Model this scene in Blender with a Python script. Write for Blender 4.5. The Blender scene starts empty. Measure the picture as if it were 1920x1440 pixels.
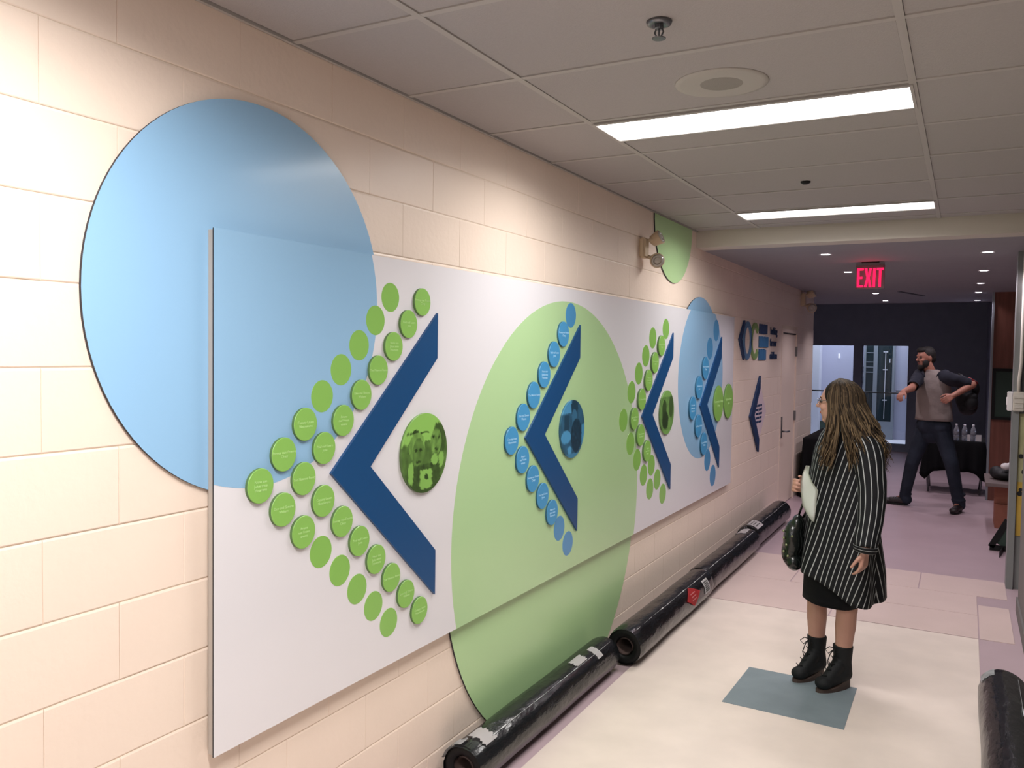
import bpy, bmesh, math, random
from math import sin, cos, pi, sqrt, radians
from mathutils import Vector, Matrix, Quaternion, noise
V = Vector
random.seed(7)
S = bpy.context.scene
COL = S.collection

# ------------------------------------------------------------------ camera, world, exposure
cd = bpy.data.cameras.new('camera'); cam = bpy.data.objects.new('camera', cd); COL.objects.link(cam)
cd.sensor_fit = 'HORIZONTAL'; cd.sensor_width = 36.0; cd.lens = 1566.58 * 36.0 / 1920.0
cd.clip_start = 0.05; cd.clip_end = 100
rt = V((0.87856, 0.477411, 0.0145046)); up = V((-0.0317688, 0.0281085, 0.9990999)); fw = V((-0.4765738, 0.8782303, -0.0398618))
cam.matrix_world = Matrix(((rt.x, up.x, -fw.x, 1.87215), (rt.y, up.y, -fw.y, 0.0), (rt.z, up.z, -fw.z, 1.80), (0, 0, 0, 1)))
S.camera = cam
S.view_settings.view_transform = 'Standard'; S.view_settings.look = 'None'
S.view_settings.gamma = 1.0; S.view_settings.use_curve_mapping = False
S.view_settings.exposure = 0.35
w = bpy.data.worlds.new('world'); S.world = w; w.use_nodes = True
w.node_tree.nodes['Background'].inputs[0].default_value = (0.5, 0.5, 0.6, 1); w.node_tree.nodes['Background'].inputs[1].default_value = 0.02
LAMP = [(22.5, 5.0), (21.0, 3.6), (33.0, 8.0), (40.0, 6.0)]   # fluorescent troffers: (watts thrown down by the prismatic lens, glow of the lens)
SPREAD = radians(160)
DOWNLIGHT_W = 26.0
ATRIUM_W = 90.0

# ------------------------------------------------------------------ materials
def lin(c):
    return tuple(((v / 255.0) / 12.92 if v / 255.0 <= 0.04045 else ((v / 255.0 + 0.055) / 1.055) ** 2.4) for v in c)
MATS = {}
def mat(name, rgb, rough=0.6, spec=0.5, metal=0.0, var=0.0, vscale=6.0, bump=0.0, bscale=60.0, coat=0.0, emit=None, stretch=(1, 1, 1)):
    m = bpy.data.materials.new(name); m.use_nodes = True; nt = m.node_tree; b = nt.nodes['Principled BSDF']
    c = lin(rgb)
    b.inputs['Base Color'].default_value = (*c, 1); b.inputs['Roughness'].default_value = rough
    b.inputs['Specular IOR Level'].default_value = spec; b.inputs['Metallic'].default_value = metal
    b.inputs['Coat Weight'].default_value = coat; b.inputs['Coat Roughness'].default_value = 0.12
    if emit:
        b.inputs['Emission Color'].default_value = (*emit[0], 1); b.inputs['Emission Strength'].default_value = emit[1]
    if var or bump:
        tc = nt.nodes.new('ShaderNodeTexCoord'); mp = nt.nodes.new('ShaderNodeMapping'); mp.inputs['Scale'].default_value = stretch
        nt.links.new(tc.outputs['Object'], mp.inputs['Vector'])
    if var:
        n = nt.nodes.new('ShaderNodeTexNoise'); n.inputs['Scale'].default_value = vscale; n.inputs['Detail'].default_value = 5
        nt.links.new(mp.outputs['Vector'], n.inputs['Vector'])
        r = nt.nodes.new('ShaderNodeValToRGB'); r.color_ramp.elements[0].position = 0.3; r.color_ramp.elements[1].position = 0.7
        r.color_ramp.elements[0].color = (*[v * (1 - var) for v in c], 1); r.color_ramp.elements[1].color = (*[min(1, v * (1 + var)) for v in c], 1)
        nt.links.new(n.outputs['Fac'], r.inputs['Fac']); nt.links.new(r.outputs['Color'], b.inputs['Base Color'])
    if bump:
        n2 = nt.nodes.new('ShaderNodeTexNoise'); n2.inputs['Scale'].default_value = bscale; n2.inputs['Detail'].default_value = 4
        nt.links.new(mp.outputs['Vector'], n2.inputs['Vector'])
        bn = nt.nodes.new('ShaderNodeBump'); bn.inputs['Strength'].default_value = bump; bn.inputs['Distance'].default_value = 0.01
        nt.links.new(n2.outputs['Fac'], bn.inputs['Height']); nt.links.new(bn.outputs['Normal'], b.inputs['Normal'])
    MATS[name] = m
    return m

M_wall = mat('cream_block_paint', (240, 222, 206), 0.42, 0.5, var=0.015, vscale=3, bump=0.12, bscale=45)
M_mortar = mat('painted_mortar', (232, 215, 195), 0.55, 0.4)
M_ceil = mat('ceiling_tile_white', (172, 167, 166), 0.9, 0.2, var=0.03, vscale=160, bump=0.15, bscale=220)
M_tee = mat('ceiling_grid_paint', (176, 172, 168), 0.5, 0.4)
M_dark = mat('plenum_dark', (40, 38, 36), 0.9)
M_plaster = mat('plaster_ceiling_paint', (150, 148, 154), 0.8, 0.3, var=0.02)
M_header = mat('header_paint', (205, 198, 188), 0.7, 0.3)
M_floor = mat('pink_concrete', (184, 162, 168), 0.35, 0.45, var=0.05, vscale=2.5, bump=0.05, bscale=12)
M_sheet = mat('cream_protection_board', (228, 213, 203), 0.34, 0.45, var=0.075, vscale=3.0, bump=0.04, bscale=8)
M_sheet2 = mat('pinkish_protection_board', (212, 190, 184), 0.36, 0.45, var=0.05, vscale=2.2, bump=0.04, bscale=8)
M_slate = mat('slate_wall_paint', (130, 140, 156), 0.7, 0.3, var=0.04)
M_grey = mat('grey_column_paint', (128, 130, 130), 0.6, 0.4, var=0.03)
M_right = mat('right_wall_paint', (112, 108, 106), 0.7, 0.3, var=0.03)
M_brown = mat('brown_wood_panel', (120, 74, 62), 0.5, 0.4, var=0.18, vscale=5, stretch=(6, 6, 0.5))
M_white = mat('white_board_face', (228, 226, 230), 0.22, 0.5, coat=0.35)
M_lblue = mat('light_blue_print', (148, 192, 228), 0.3, 0.5, coat=0.2)
M_lgreen = mat('light_green_print', (178, 214, 156), 0.3, 0.5, coat=0.2)
M_lblue_p = mat('light_blue_panel_print', (148, 190, 224), 0.22, 0.5, coat=0.35)
M_lgreen_p = mat('light_green_panel_print', (180, 214, 160), 0.22, 0.5, coat=0.35)
M_green = mat('leaf_green_acrylic', (138, 190, 92), 0.35, 0.5)
M_greenp = mat('leaf_green_print', (138, 190, 92), 0.25, 0.5, coat=0.3)
M_mblue = mat('mid_blue_acrylic', (72, 150, 200), 0.35, 0.5)
M_mbluep = mat('mid_blue_print', (76, 146, 196), 0.25, 0.5, coat=0.3)
M_navy = mat('navy_acrylic', (18, 72, 122), 0.35, 0.5)
M_navy_dk = mat('navy_lettering', (24, 52, 92), 0.5)
M_edge = mat('dark_panel_edge', (48, 46, 52), 0.6)
M_strip = mat('grey_mounting_strip', (176, 168, 160), 0.6)
M_ggreen = mat('green_edge', (88, 120, 70), 0.6)
M_gtext = mat('pale_green_lettering', (182, 220, 146), 0.5)
M_btext = mat('pale_blue_lettering', (168, 210, 236), 0.5)
M_ring_b = mat('steel_blue_acrylic', (84, 122, 160), 0.45)
M_ring_g = mat('olive_green_acrylic', (126, 158, 92), 0.45)
M_blk_b = mat('teal_blue_acrylic', (56, 112, 158), 0.45)
M_signw = mat('white_sign_board', (224, 206, 212), 0.5)
M_plastic = mat('black_plastic_wrap', (20, 22, 25), 0.22, 0.6, bump=0.9, bscale=16, stretch=(1, 0.4, 1))
M_rollend = mat('black_roll_end', (10, 11, 12), 0.55, 0.3, bump=0.3, bscale=30)
M_core = mat('cardboard_core', (86, 70, 66), 0.8)
M_tape = mat('clear_tape', (200, 202, 204), 0.3, 0.5, var=0.3, vscale=30)
M_label = mat('white_paper_label', (226, 222, 222), 0.6)
M_red = mat('red_sticker', (196, 52, 56), 0.5)
M_ink = mat('black_ink', (22, 22, 24), 0.7)
M_mat = mat('grey_blue_floor_mat', (122, 134, 140), 0.5, 0.4, var=0.05, vscale=9, bump=0.05, bscale=120)
M_beige = mat('beige_enamel', (206, 186, 158), 0.45, 0.4)
M_lens = mat('clear_lamp_lens', (190, 184, 176), 0.12, 0.6)
M_metal = mat('brushed_metal', (120, 122, 126), 0.35, 0.5, metal=0.9)
M_alu = mat('grey_aluminium', (138, 144, 152), 0.4, 0.5, metal=0.3)
M_chrome = mat('chrome', (150, 150, 155), 0.2, 0.5, metal=1.0)
M_speaker = mat('speaker_grille_white', (176, 172, 166), 0.6, 0.4)
M_speaker2 = mat('speaker_mesh', (152, 148, 142), 0.8, bump=0.4, bscale=400)
M_cloth = mat('black_tablecloth', (13, 14, 17), 0.85, 0.2, bump=0.2, bscale=25)
M_box = mat('brown_cardboard', (150, 98, 82), 0.8, 0.2, var=0.06)
M_wood = mat('grey_wood_board', (116, 104, 102), 0.7, 0.3, var=0.1, vscale=8)
M_dgreen = mat('dark_green_board', (40, 62, 52), 0.6)
M_black = mat('matte_black', (16, 17, 18), 0.6, 0.3)
M_yellow = mat('yellow_paper', (196, 160, 70), 0.7, var=0.12, vscale=9)
M_pale = mat('pale_yellow_paper', (172, 168, 128), 0.7, var=0.12, vscale=9)
M_skin = mat('skin_light', (182, 138, 122), 0.5, 0.4, var=0.04, vscale=14)
M_skin2 = mat('skin_man', (176, 122, 104), 0.5, 0.4, var=0.04, vscale=14)
M_eye = mat('eye_dark', (50, 36, 30), 0.2)
M_lip = mat('lip', (150, 84, 80), 0.5)
M_skirt = mat('black_knit_skirt', (13, 14, 18), 0.85, 0.2, bump=0.15, bscale=60)
M_boot = mat('black_suede', (20, 22, 24), 0.7, 0.3, bump=0.15, bscale=80)
M_sole = mat('brown_rubber_sole', (66, 52, 46), 0.7)
M_paper = mat('white_paper_sheet', (236, 240, 234), 0.7)
M_bag = mat('black_patent_bag', (12, 17, 16), 0.25, 0.6, bump=0.5, bscale=18)
M_stud = mat('pale_green_gold_stud', (150, 156, 120), 0.3, metal=0.8)
M_manhair = mat('dark_brown_hair', (24, 20, 18), 0.7, bump=0.5, bscale=70)
M_tee_l = mat('light_grey_jersey', (140, 130, 126), 0.85, 0.2, var=0.06, bump=0.7, bscale=9)
M_tee_d = mat('charcoal_jersey', (44, 46, 56), 0.85, 0.2, bump=0.25, bscale=18)
M_jean = mat('dark_denim', (40, 46, 58), 0.8, 0.2, var=0.3, vscale=5, bump=0.6, bscale=9)
M_shoe = mat('dark_leather_shoe', (38, 32, 34), 0.5)
M_pack = mat('black_nylon', (14, 16, 20), 0.6, bump=0.3, bscale=30)
M_redlit = mat('red_strap', (150, 40, 44), 0.6)  # colour of the red light painted at the man's elbow
M_atr = mat('atrium_white', (214, 214, 224), 0.8)
M_atr2 = mat('atrium_lilac', (178, 178, 198), 0.8)
M_darkglass = mat('dark_door_glass', (34, 46, 50), 0.08, 0.6)
M_caprim = mat('white_trim_ring', (190, 186, 188), 0.5)
M_bottlecap = mat('bottle_cap', (225, 225, 230), 0.4)

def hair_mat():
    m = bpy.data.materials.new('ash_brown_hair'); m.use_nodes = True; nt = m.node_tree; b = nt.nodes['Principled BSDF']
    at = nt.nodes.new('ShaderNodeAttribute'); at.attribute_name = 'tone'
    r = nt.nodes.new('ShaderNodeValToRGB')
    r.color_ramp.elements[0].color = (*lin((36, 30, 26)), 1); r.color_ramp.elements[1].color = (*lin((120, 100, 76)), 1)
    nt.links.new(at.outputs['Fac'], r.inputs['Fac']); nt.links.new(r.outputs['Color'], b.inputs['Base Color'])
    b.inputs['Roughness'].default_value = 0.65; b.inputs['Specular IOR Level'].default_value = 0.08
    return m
M_hair = hair_mat()

def stripe_mat():
    m = bpy.data.materials.new('black_white_pinstripe'); m.use_nodes = True; nt = m.node_tree; b = nt.nodes['Principled BSDF']
    uv = nt.nodes.new('ShaderNodeUVMap'); uv.uv_map = 'UVMap'
    sx = nt.nodes.new('ShaderNodeSeparateXYZ'); nt.links.new(uv.outputs['UV'], sx.inputs[0])
    fr = nt.nodes.new('ShaderNodeMath'); fr.operation = 'FRACT'; nt.links.new(sx.outputs['X'], fr.inputs[0])
    lt = nt.nodes.new('ShaderNodeMath'); lt.operation = 'LESS_THAN'; lt.inputs[1].default_value = 0.15; nt.links.new(fr.outputs[0], lt.inputs[0])
    mx = nt.nodes.new('ShaderNodeMixRGB'); mx.inputs['Color1'].default_value = (*lin((15, 16, 20)), 1); mx.inputs['Color2'].default_value = (*lin((165, 168, 168)), 1)
    nt.links.new(lt.outputs[0], mx.inputs['Fac']); nt.links.new(mx.outputs[0], b.inputs['Base Color'])
    b.inputs['Roughness'].default_value = 0.75; b.inputs['Specular IOR Level'].default_value = 0.25
    return m
M_coat = stripe_mat()

def vcol_mat(name):
    m = bpy.data.materials.new(name); m.use_nodes = True; nt = m.node_tree; b = nt.nodes['Principled BSDF']
    at = nt.nodes.new('ShaderNodeAttribute'); at.attribute_name = 'print'
    nt.links.new(at.outputs['Color'], b.inputs['Base Color']); b.inputs['Roughness'].default_value = 0.3
    return m
M_photo = vcol_mat('duotone_photo_print')

def glass_mat():
    m = bpy.data.materials.new('window_glass'); m.use_nodes = True; nt = m.node_tree
    nt.nodes.remove(nt.nodes['Principled BSDF']); out = nt.nodes['Material Output']
    t = nt.nodes.new('ShaderNodeBsdfTransparent'); t.inputs[0].default_value = (0.86, 0.9, 0.95, 1)
    g = nt.nodes.new('ShaderNodeBsdfGlossy'); g.inputs['Roughness'].default_value = 0.02
    f = nt.nodes.new('ShaderNodeFresnel'); f.inputs[0].default_value = 1.45
    mx = nt.nodes.new('ShaderNodeMixShader'); nt.links.new(f.outputs[0], mx.inputs[0]); nt.links.new(t.outputs[0], mx.inputs[1]); nt.links.new(g.outputs[0], mx.inputs[2])
    nt.links.new(mx.outputs[0], out.inputs[0])
    return m
M_glass = glass_mat()

def emit_mat(name, rgb, s):
    m = bpy.data.materials.new(name); m.use_nodes = True; nt = m.node_tree
    nt.nodes.remove(nt.nodes['Principled BSDF']); e = nt.nodes.new('ShaderNodeEmission')
    e.inputs[0].default_value = (*rgb, 1); e.inputs[1].default_value = s
    nt.links.new(e.outputs[0], nt.nodes['Material Output'].inputs[0])
    return m
M_lamps = [emit_mat('fluorescent_diffuser', (1.0, 0.97, 0.955), s) for _, s in LAMP]
M_spot = emit_mat('downlight_lens', (1.0, 0.93, 0.98), 14.0)
M_exit = emit_mat('exit_red_glow', (1.0, 0.012, 0.075), 1.6)

# ------------------------------------------------------------------ mesh helpers
def link(o, parent=None):
    COL.objects.link(o)
    if parent is not None: o.parent = parent
    return o
def props(o, label=None, cat=None, group=None, kind=None):
    if label: o['label'] = label
    if cat: o['category'] = cat
    if group: o['group'] = group
    if kind: o['kind'] = kind
    return o
def empty(name, loc=(0, 0, 0), label=None, cat=None, group=None, kind=None):
    o = bpy.data.objects.new(name, None); o.empty_display_size = 0.1; o.location = loc; link(o)
    return props(o, label, cat, group, kind)
def mesh_obj(name, bm, m, parent=None, smooth=False, loc=None):
    me = bpy.data.meshes.new(name); bmesh.ops.recalc_face_normals(bm, faces=bm.faces) if not smooth == 'keep' else None
    bm.to_mesh(me); bm.free()
    for mm in (m if isinstance(m, (list, tuple)) else [m]): me.materials.append(mm)
    if smooth: me.polygons.foreach_set('use_smooth', [True] * len(me.polygons))
    o = bpy.data.objects.new(name, me); link(o, parent)
    if loc is not None: o.location = loc
    return o
def put(name, me, loc, parent=None):
    o = bpy.data.objects.new(name, me); o.location = loc; return link(o, parent)
def box(bm, x0, x1, y0, y1, z0, z1, mi=0):
    vs = [bm.verts.new(p) for p in ((x0, y0, z0), (x1, y0, z0), (x1, y1, z0), (x0, y1, z0), (x0, y0, z1), (x1, y0, z1), (x1, y1, z1), (x0, y1, z1))]
    for f in ((0, 3, 2, 1), (4, 5, 6, 7), (0, 1, 5, 4), (1, 2, 6, 5), (2, 3, 7, 6), (3, 0, 4, 7)):
        bm.faces.new([vs[i] for i in f]).material_index = mi
def bx(name, m, b, parent=None, bevel=0.0, loc=None):
    bm = bmesh.new(); box(bm, *b)
    if bevel: bmesh.ops.bevel(bm, geom=bm.edges[:], offset=bevel, segments=2, affect='EDGES', profile=0.5)
    return mesh_obj(name, bm, m, parent, loc=loc)
def frame_axes(d):
    d = V(d).normalized(); a = V((0, 0, 1)) if abs(d.z) < 0.9 else V((1, 0, 0))
    u = d.cross(a).normalized(); return u, d.cross(u).normalized(), d
def tube(bm, pts, r, n=8, cap=True, mi=0):
    pts = [V(p) for p in pts]; rs = r if isinstance(r, (list, tuple)) else [r] * len(pts)
    rings = []; u = None
    for i, p in enumerate(pts):
        d = (pts[min(i + 1, len(pts) - 1)] - pts[max(i - 1, 0)])
        if d.length < 1e-9: d = V((0, 0, 1))
        d.normalize()
        if u is None: u = frame_axes(d)[0]
        u = (u - d * u.dot(d)).normalized(); v = d.cross(u)
        rings.append([bm.verts.new(p + (u * cos(2 * pi * k / n) + v * sin(2 * pi * k / n)) * rs[i]) for k in range(n)])
    for a, b in zip(rings, rings[1:]):
        for k in range(n):
            bm.faces.new((a[k], a[(k + 1) % n], b[(k + 1) % n], b[k])).material_index = mi
    if cap:
        bm.faces.new(rings[0][::-1]).material_index = mi; bm.faces.new(rings[-1]).material_index = mi
def loft(bm, rings, closed=True, cap0=True, cap1=True):
    R = [[bm.verts.new(p) for p in r] for r in rings]; n = len(R[0]); m = n if closed else n - 1
    for a, b in zip(R, R[1:]):
        for k in range(m): bm.faces.new((a[k], a[(k + 1) % n], b[(k + 1) % n], b[k]))
    if closed and cap0: bm.faces.new(R[0][::-1])
    if closed and cap1: bm.faces.new(R[-1])
    return R
def lathe(bm, prof, c=(0, 0, 0), axis='z', n=32):
    rings = []
    for r, h in prof:
        ring = []
        for k in range(n):
            a = 2 * pi * k / n; p = (r * cos(a), r * sin(a), h)
            if axis == 'x': p = (h, r * cos(a), r * sin(a))
            if axis == 'y': p = (r * cos(a), h, r * sin(a))
            ring.append((p[0] + c[0], p[1] + c[1], p[2] + c[2]))
        rings.append(ring)
    loft(bm, rings)
def ball(bm, c, r, seg=16, rings=10, rot=None):
    rr = r if isinstance(r, (tuple, list)) else (r, r, r)
    M = Matrix.Translation(V(c)) @ ((rot.to_4x4() if rot else Matrix.Identity(4)) @ Matrix.Diagonal((*rr, 1)))
    bmesh.ops.create_uvsphere(bm, u_segments=seg, v_segments=rings, radius=1.0, matrix=M)
def plate(bm, poly, x0, x1, mi_side=0, mi_front=0):
    """polygon in the (y, z) plane given thickness along +x; poly may be concave"""
    a = [bm.verts.new((x0, y, z)) for y, z in poly]; b = [bm.verts.new((x1, y, z)) for y, z in poly]; n = len(poly)
    f = bm.faces.new(b); f.material_index = mi_front
    g = bm.faces.new(a[::-1]); g.material_index = mi_side
    for k in range(n): bm.faces.new((a[k], a[(k + 1) % n], b[(k + 1) % n], b[k])).material_index = mi_side
def circle(cy, cz, r, n=96, lo=0.0, hi=2 * pi):
    return [(cy + r * cos(lo + (hi - lo) * k / n), cz + r * sin(lo + (hi - lo) * k / n)) for k in range(n)]
def clip(poly, ax, v, keep_less):
    out = []
    for i in range(len(poly)):
        p, q = poly[i], poly[(i + 1) % len(poly)]; ip = (p[ax] <= v) == keep_less; iq = (q[ax] <= v) == keep_less
        if ip: out.append(p)
        if ip != iq:
            t = (v - p[ax]) / (q[ax] - p[ax]); out.append((p[0] + (q[0] - p[0]) * t, p[1] + (q[1] - p[1]) * t))
    return out
def fleshed(name, prims, m, parent, voxel=0.006, smooth=3, loc=None):
    """one continuous surface grown round joints and masses"""
    bm = bmesh.new()
    for p in prims:
        if p[0] == 'cap':
            _, a, b, ra, rb = p; a, b = V(a), V(b)
            ball(bm, a, ra, 14, 9); ball(bm, b, rb, 14, 9); tube(bm, [a, b], [ra, rb], 14)
        elif p[0] == 'cone':
            _, a, b, ra, rb = p; tube(bm, [a, b], [ra, rb], 18)
        elif p[0] == 'rings':
            loft(bm, p[1])
        else:
            ball(bm, p[1], p[2], 20, 14, p[3] if len(p) > 3 else None)
    me = bpy.data.meshes.new(name); bm.to_mesh(me); bm.free()
    t = bpy.data.objects.new('tmp', me); COL.objects.link(t)
    md = t.modifiers.new('r', 'REMESH'); md.mode = 'VOXEL'; md.voxel_size = voxel
    if smooth:
        sm = t.modifiers.new('s', 'SMOOTH'); sm.factor = 0.5; sm.iterations = smooth
    dg = bpy.context.evaluated_depsgraph_get(); dg.update()
    me2 = bpy.data.meshes.new_from_object(t.evaluated_get(dg)); bpy.data.objects.remove(t)
    me2.name = name; me2.materials.clear(); me2.materials.append(m)
    me2.polygons.foreach_set('use_smooth', [True] * len(me2.polygons))
    o = bpy.data.objects.new(name, me2); link(o, parent)
    if loc is not None: o.location = loc
    return o
TXT = {}
def text_mesh(s, size, m, ext=0.0008, align='CENTER', sp=1.0):
    key = (s, size, m.name, ext)
    if key in TXT: return TXT[key]
    c = bpy.data.curves.new('lettering', 'FONT'); c.body = s; c.size = size; c.align_x = align; c.align_y = 'CENTER'; c.extrude = ext; c.space_line = sp; c.resolution_u = 2
    t = bpy.data.objects.new('tmp', c); COL.objects.link(t); dg = bpy.context.evaluated_depsgraph_get(); dg.update()
    me = bpy.data.meshes.new_from_object(t.evaluated_get(dg)); bpy.data.objects.remove(t)
    me.materials.clear(); me.materials.append(m); TXT[key] = me
    return me
ON_LEFT_WALL = Matrix(((0, 0, 1, 0), (1, 0, 0, 0), (0, 1, 0, 0), (0, 0, 0, 1)))   # text x -> +y, text y -> +z, out -> +x
def wall_text(name, me, loc, parent):
    o = bpy.data.objects.new(name, me); link(o, parent); o.matrix_local = Matrix.Translation(loc) @ ON_LEFT_WALL; return o

# ------------------------------------------------------------------ the setting
CEIL = 2.743; LOW = 2.62; RX = 2.25
# left wall of painted concrete block
wl = mesh_obj('wall_left', (lambda b: (box(b, -0.2, -0.003, -4, 9.96, 0, 2.9), box(b, -0.2, -0.003, 10.96, 12.2, 0, 2.9), box(b, -0.2, -0.003, 9.96, 10.96, 2.1, 2.9), box(b, -0.005, 0, -4, 0.77, 0, 2.75), b)[-1])(bmesh.new()), M_mortar)
props(wl, 'cream painted concrete block wall carrying the long display board', kind='structure')
def block_bm(y0, y1, z0, z1):
    b = bmesh.new(); e = 0.006; d = 0.0016; ey = 0.0012
    back = [b.verts.new(p) for p in ((-0.004, y0, z0), (-0.004, y1, z0), (-0.004, y1, z1), (-0.004, y0, z1))]
    mid = [b.verts.new(p) for p in ((-d, y0, z0), (-d, y1, z0), (-d, y1, z1), (-d, y0, z1))]
    fr = [b.verts.new(p) for p in ((0, y0 + ey, z0 + e * .5), (0, y1 - ey, z0 + e * .5), (0, y1 - ey, z1 - e), (0, y0 + ey, z1 - e))]
    for A, B in ((back, mid), (mid, fr)):
        for k in range(4): b.faces.new((A[k], A[(k + 1) % 4], B[(k + 1) % 4], B[k]))
    b.faces.new(fr); return b
BM = {}
for k in range(-3, 12):
    zt = min(2.145 - 0.2 * k, 2.75); zb = max(2.145 - 0.2 * (k + 1), 0.0)
    if zt - zb < 0.01: continue
    off = 1.174 if k % 2 == 0 else 1.374
    j = -2
    while off + 0.4 * j < 12.2:
        y0 = off + 0.4 * j; y1 = y0 + 0.4; j += 1
        y0 = max(y0, 0.77); y1 = min(y1, 12.2)
        if y1 - y0 < 0.03: continue
        if zb < 2.1 and y0 < 10.96 and y1 > 9.96:          # the door in the wall
            if y0 < 9.93: y1 = 9.96
            elif y1 > 10.99: y0 = 10.96
            else: continue
            if zt > 2.1: zb2 = 2.1
        if y0 > 1.72 and y1 < 7.45 and zb > 0.7 and zt < 2.1: continue      # behind the board
        g = 0.0012; gy = 0.0004
        key = (round(y1 - y0, 3), round(zt - zb, 3))
        if key not in BM:
            b = block_bm(gy, y1 - y0 - gy, g, zt - zb - g); me = bpy.data.meshes.new('concrete_block'); bmesh.ops.recalc_face_normals(b, faces=b.faces); b.to_mesh(me); b.free(); me.materials.append(M_wall); BM[key] = me
        put('concrete_block', BM[key], (random.uniform(-0.0006, 0.0006), y0, zb), wl)
# door in the left wall
d1 = empty('door_1', (0, 10.46, 0), 'cream painted flush door in the block wall beyond the wall logo', kind='structure')
bx('door_frame', M_wall, (-0.12, 0.004, -0.50, -0.45, 0, 2.1), d1); bx('door_frame', M_wall, (-0.12, 0.004, 0.45, 0.50, 0, 2.1), d1); bx('door_frame', M_wall, (-0.12, 0.004, -0.45, 0.45, 2.06, 2.1), d1)
bx('door_leaf', M_wall, (-0.06, -0.012, -0.446, 0.446, 0.01, 2.045), d1)
bx('door_closer_gap', M_dark, (-0.06, 0.001, -0.45, 0.40, 2.047, 2.06), d1)  # dark strip stands in for the shade in the gap over the leaf
hd = bx('lock_plate', M_metal, (-0.012, -0.002, -0.37, -0.325, 0.82, 1.07), d1, 0.002)
b = bmesh.new(); tube(b, [(-0.002, -0.347, 0.9), (0.055, -0.347, 0.9), (0.06, -0.33, 0.9), (0.06, -0.22, 0.895)], 0.01, 8); mesh_obj('lever_handle', b, M_metal, hd, True)
for z in (1.78, 0.98): bx('hinge', M_metal, (-0.014, 0.012, 0.435, 0.462, z, z + 0.12), d1)
# floor
fl = bx('floor', M_floor, (-3.2, 6.0, -4, 24, -0.1, 0.0)); props(fl, 'pinkish polished concrete floor under the protection boards', kind='structure')
g = 0.004
for (x0, x1, y0, y1, mm) in ((0.27, 2.0, -3.0, 3.02, M_sheet), (0.24, 2.0, 3.03, 6.06, M_sheet), (0.06, 1.09, 6.07, 6.83, M_sheet2), (1.095, 2.0, 6.07, 6.62, M_sheet2), (2.004, 2.2, 6.07, 6.9, M_sheet2), (1.095, 2.0, 6.625, 7.15, M_sheet2),
                             (0.06, 0.70, 6.835, 7.70, M_sheet2), (0.705, 1.09, 6.835, 7.70, M_sheet2), (1.095, 1.60, 7.155, 7.70, M_sheet2), (1.605, 2.2, 7.155, 7.70, M_sheet2)):
    s = bx('floor_board', mm, (x0 + g * .4, x1 - g * .4, y0 + g * .4, y1 - g * .4, 0.0, 0.0035), fl, 0.0012)
bx('wall_base', M_wall, (0, 0.004, 0.77, 9.96, 0, 0.006), wl)
# near suspended ceiling
ce = bx('ceiling', M_dark, (-0.2, 2.6, -4, 6.42, 2.80, 2.92)); props(ce, 'suspended ceiling of pale grey tiles above the corridor', kind='structure')
XE = [0.0, 0.475, 1.68, RX + 0.03]; YE = [1.985 + 0.61 * k for k in range(-9, 8)]; YE[-1] = 6.42 if YE[-1] > 6.42 else YE[-1]
YE.append(6.42) if YE[-1] < 6.40 else None
LAMPROWS = {2: 0, 6: 1, -2: 2, -6: 3}
for i in range(3):
    for k in range(len(YE) - 1):
        y0, y1 = YE[k], YE[k + 1]; kk = k - 9
        if i == 1 and kk in LAMPROWS: y0 = y0 + 0.365
        x0 = XE[i] + (0.016 if i == 0 else 0.013); x1 = XE[i + 1] - 0.013
        dz = random.uniform(0, 0.002)
        bx('ceiling_tile', M_ceil, (x0, x1, y0 + 0.013, y1 - 0.013, CEIL + 0.003 + dz, CEIL + 0.02), ce)
for x in XE[1:3]: bx('grid_tee', M_tee, (x - 0.012, x + 0.012, -3.9, 6.42, CEIL, CEIL + 0.03), ce)
for k in range(1, len(YE) - 1):
    for i in range(3): bx('grid_tee', M_tee, (XE[i] + 0.012, XE[i + 1] - 0.012, YE[k] - 0.012, YE[k] + 0.012, CEIL + 0.0005, CEIL + 0.028), ce)
bx('wall_angle', M_tee, (0.0, 0.012, -3.9, 6.42, CEIL - 0.004, CEIL + 0.03), ce)
# header and lower plaster ceiling beyond
props(bx('trim_1', M_header, (-0.2, RX + 0.2, 6.42, 6.62, LOW, 2.92)), 'cream dropped header where the tiled ceiling steps down', kind='structure')
lc = bx('ceiling', M_plaster, (-3.2, 6.0, 6.62, 14.2, LOW, 2.92)); props(lc, 'smooth lower plaster ceiling with small round downlights', kind='structure')
props(bx('ceiling', M_plaster, (-3.2, 6.0, 14.2, 17.5, 2.79, 2.92)), 'raised strip of plaster ceiling before the glazed back wall', kind='structure')
b = bmesh.new(); box(b, -0.05, 0.05, -0.011, 0.011, -0.004, 0.001); o = mesh_obj('slot_vent', b, M_black); o.location = (1.22, 12.1, LOW); o.rotation_euler = (0, 0, radians(75)); props(o, 'thin black slot vent in plaster ceiling behind the exit sign', 'vent')
o.scale = (9, 2.5, 1)
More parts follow.
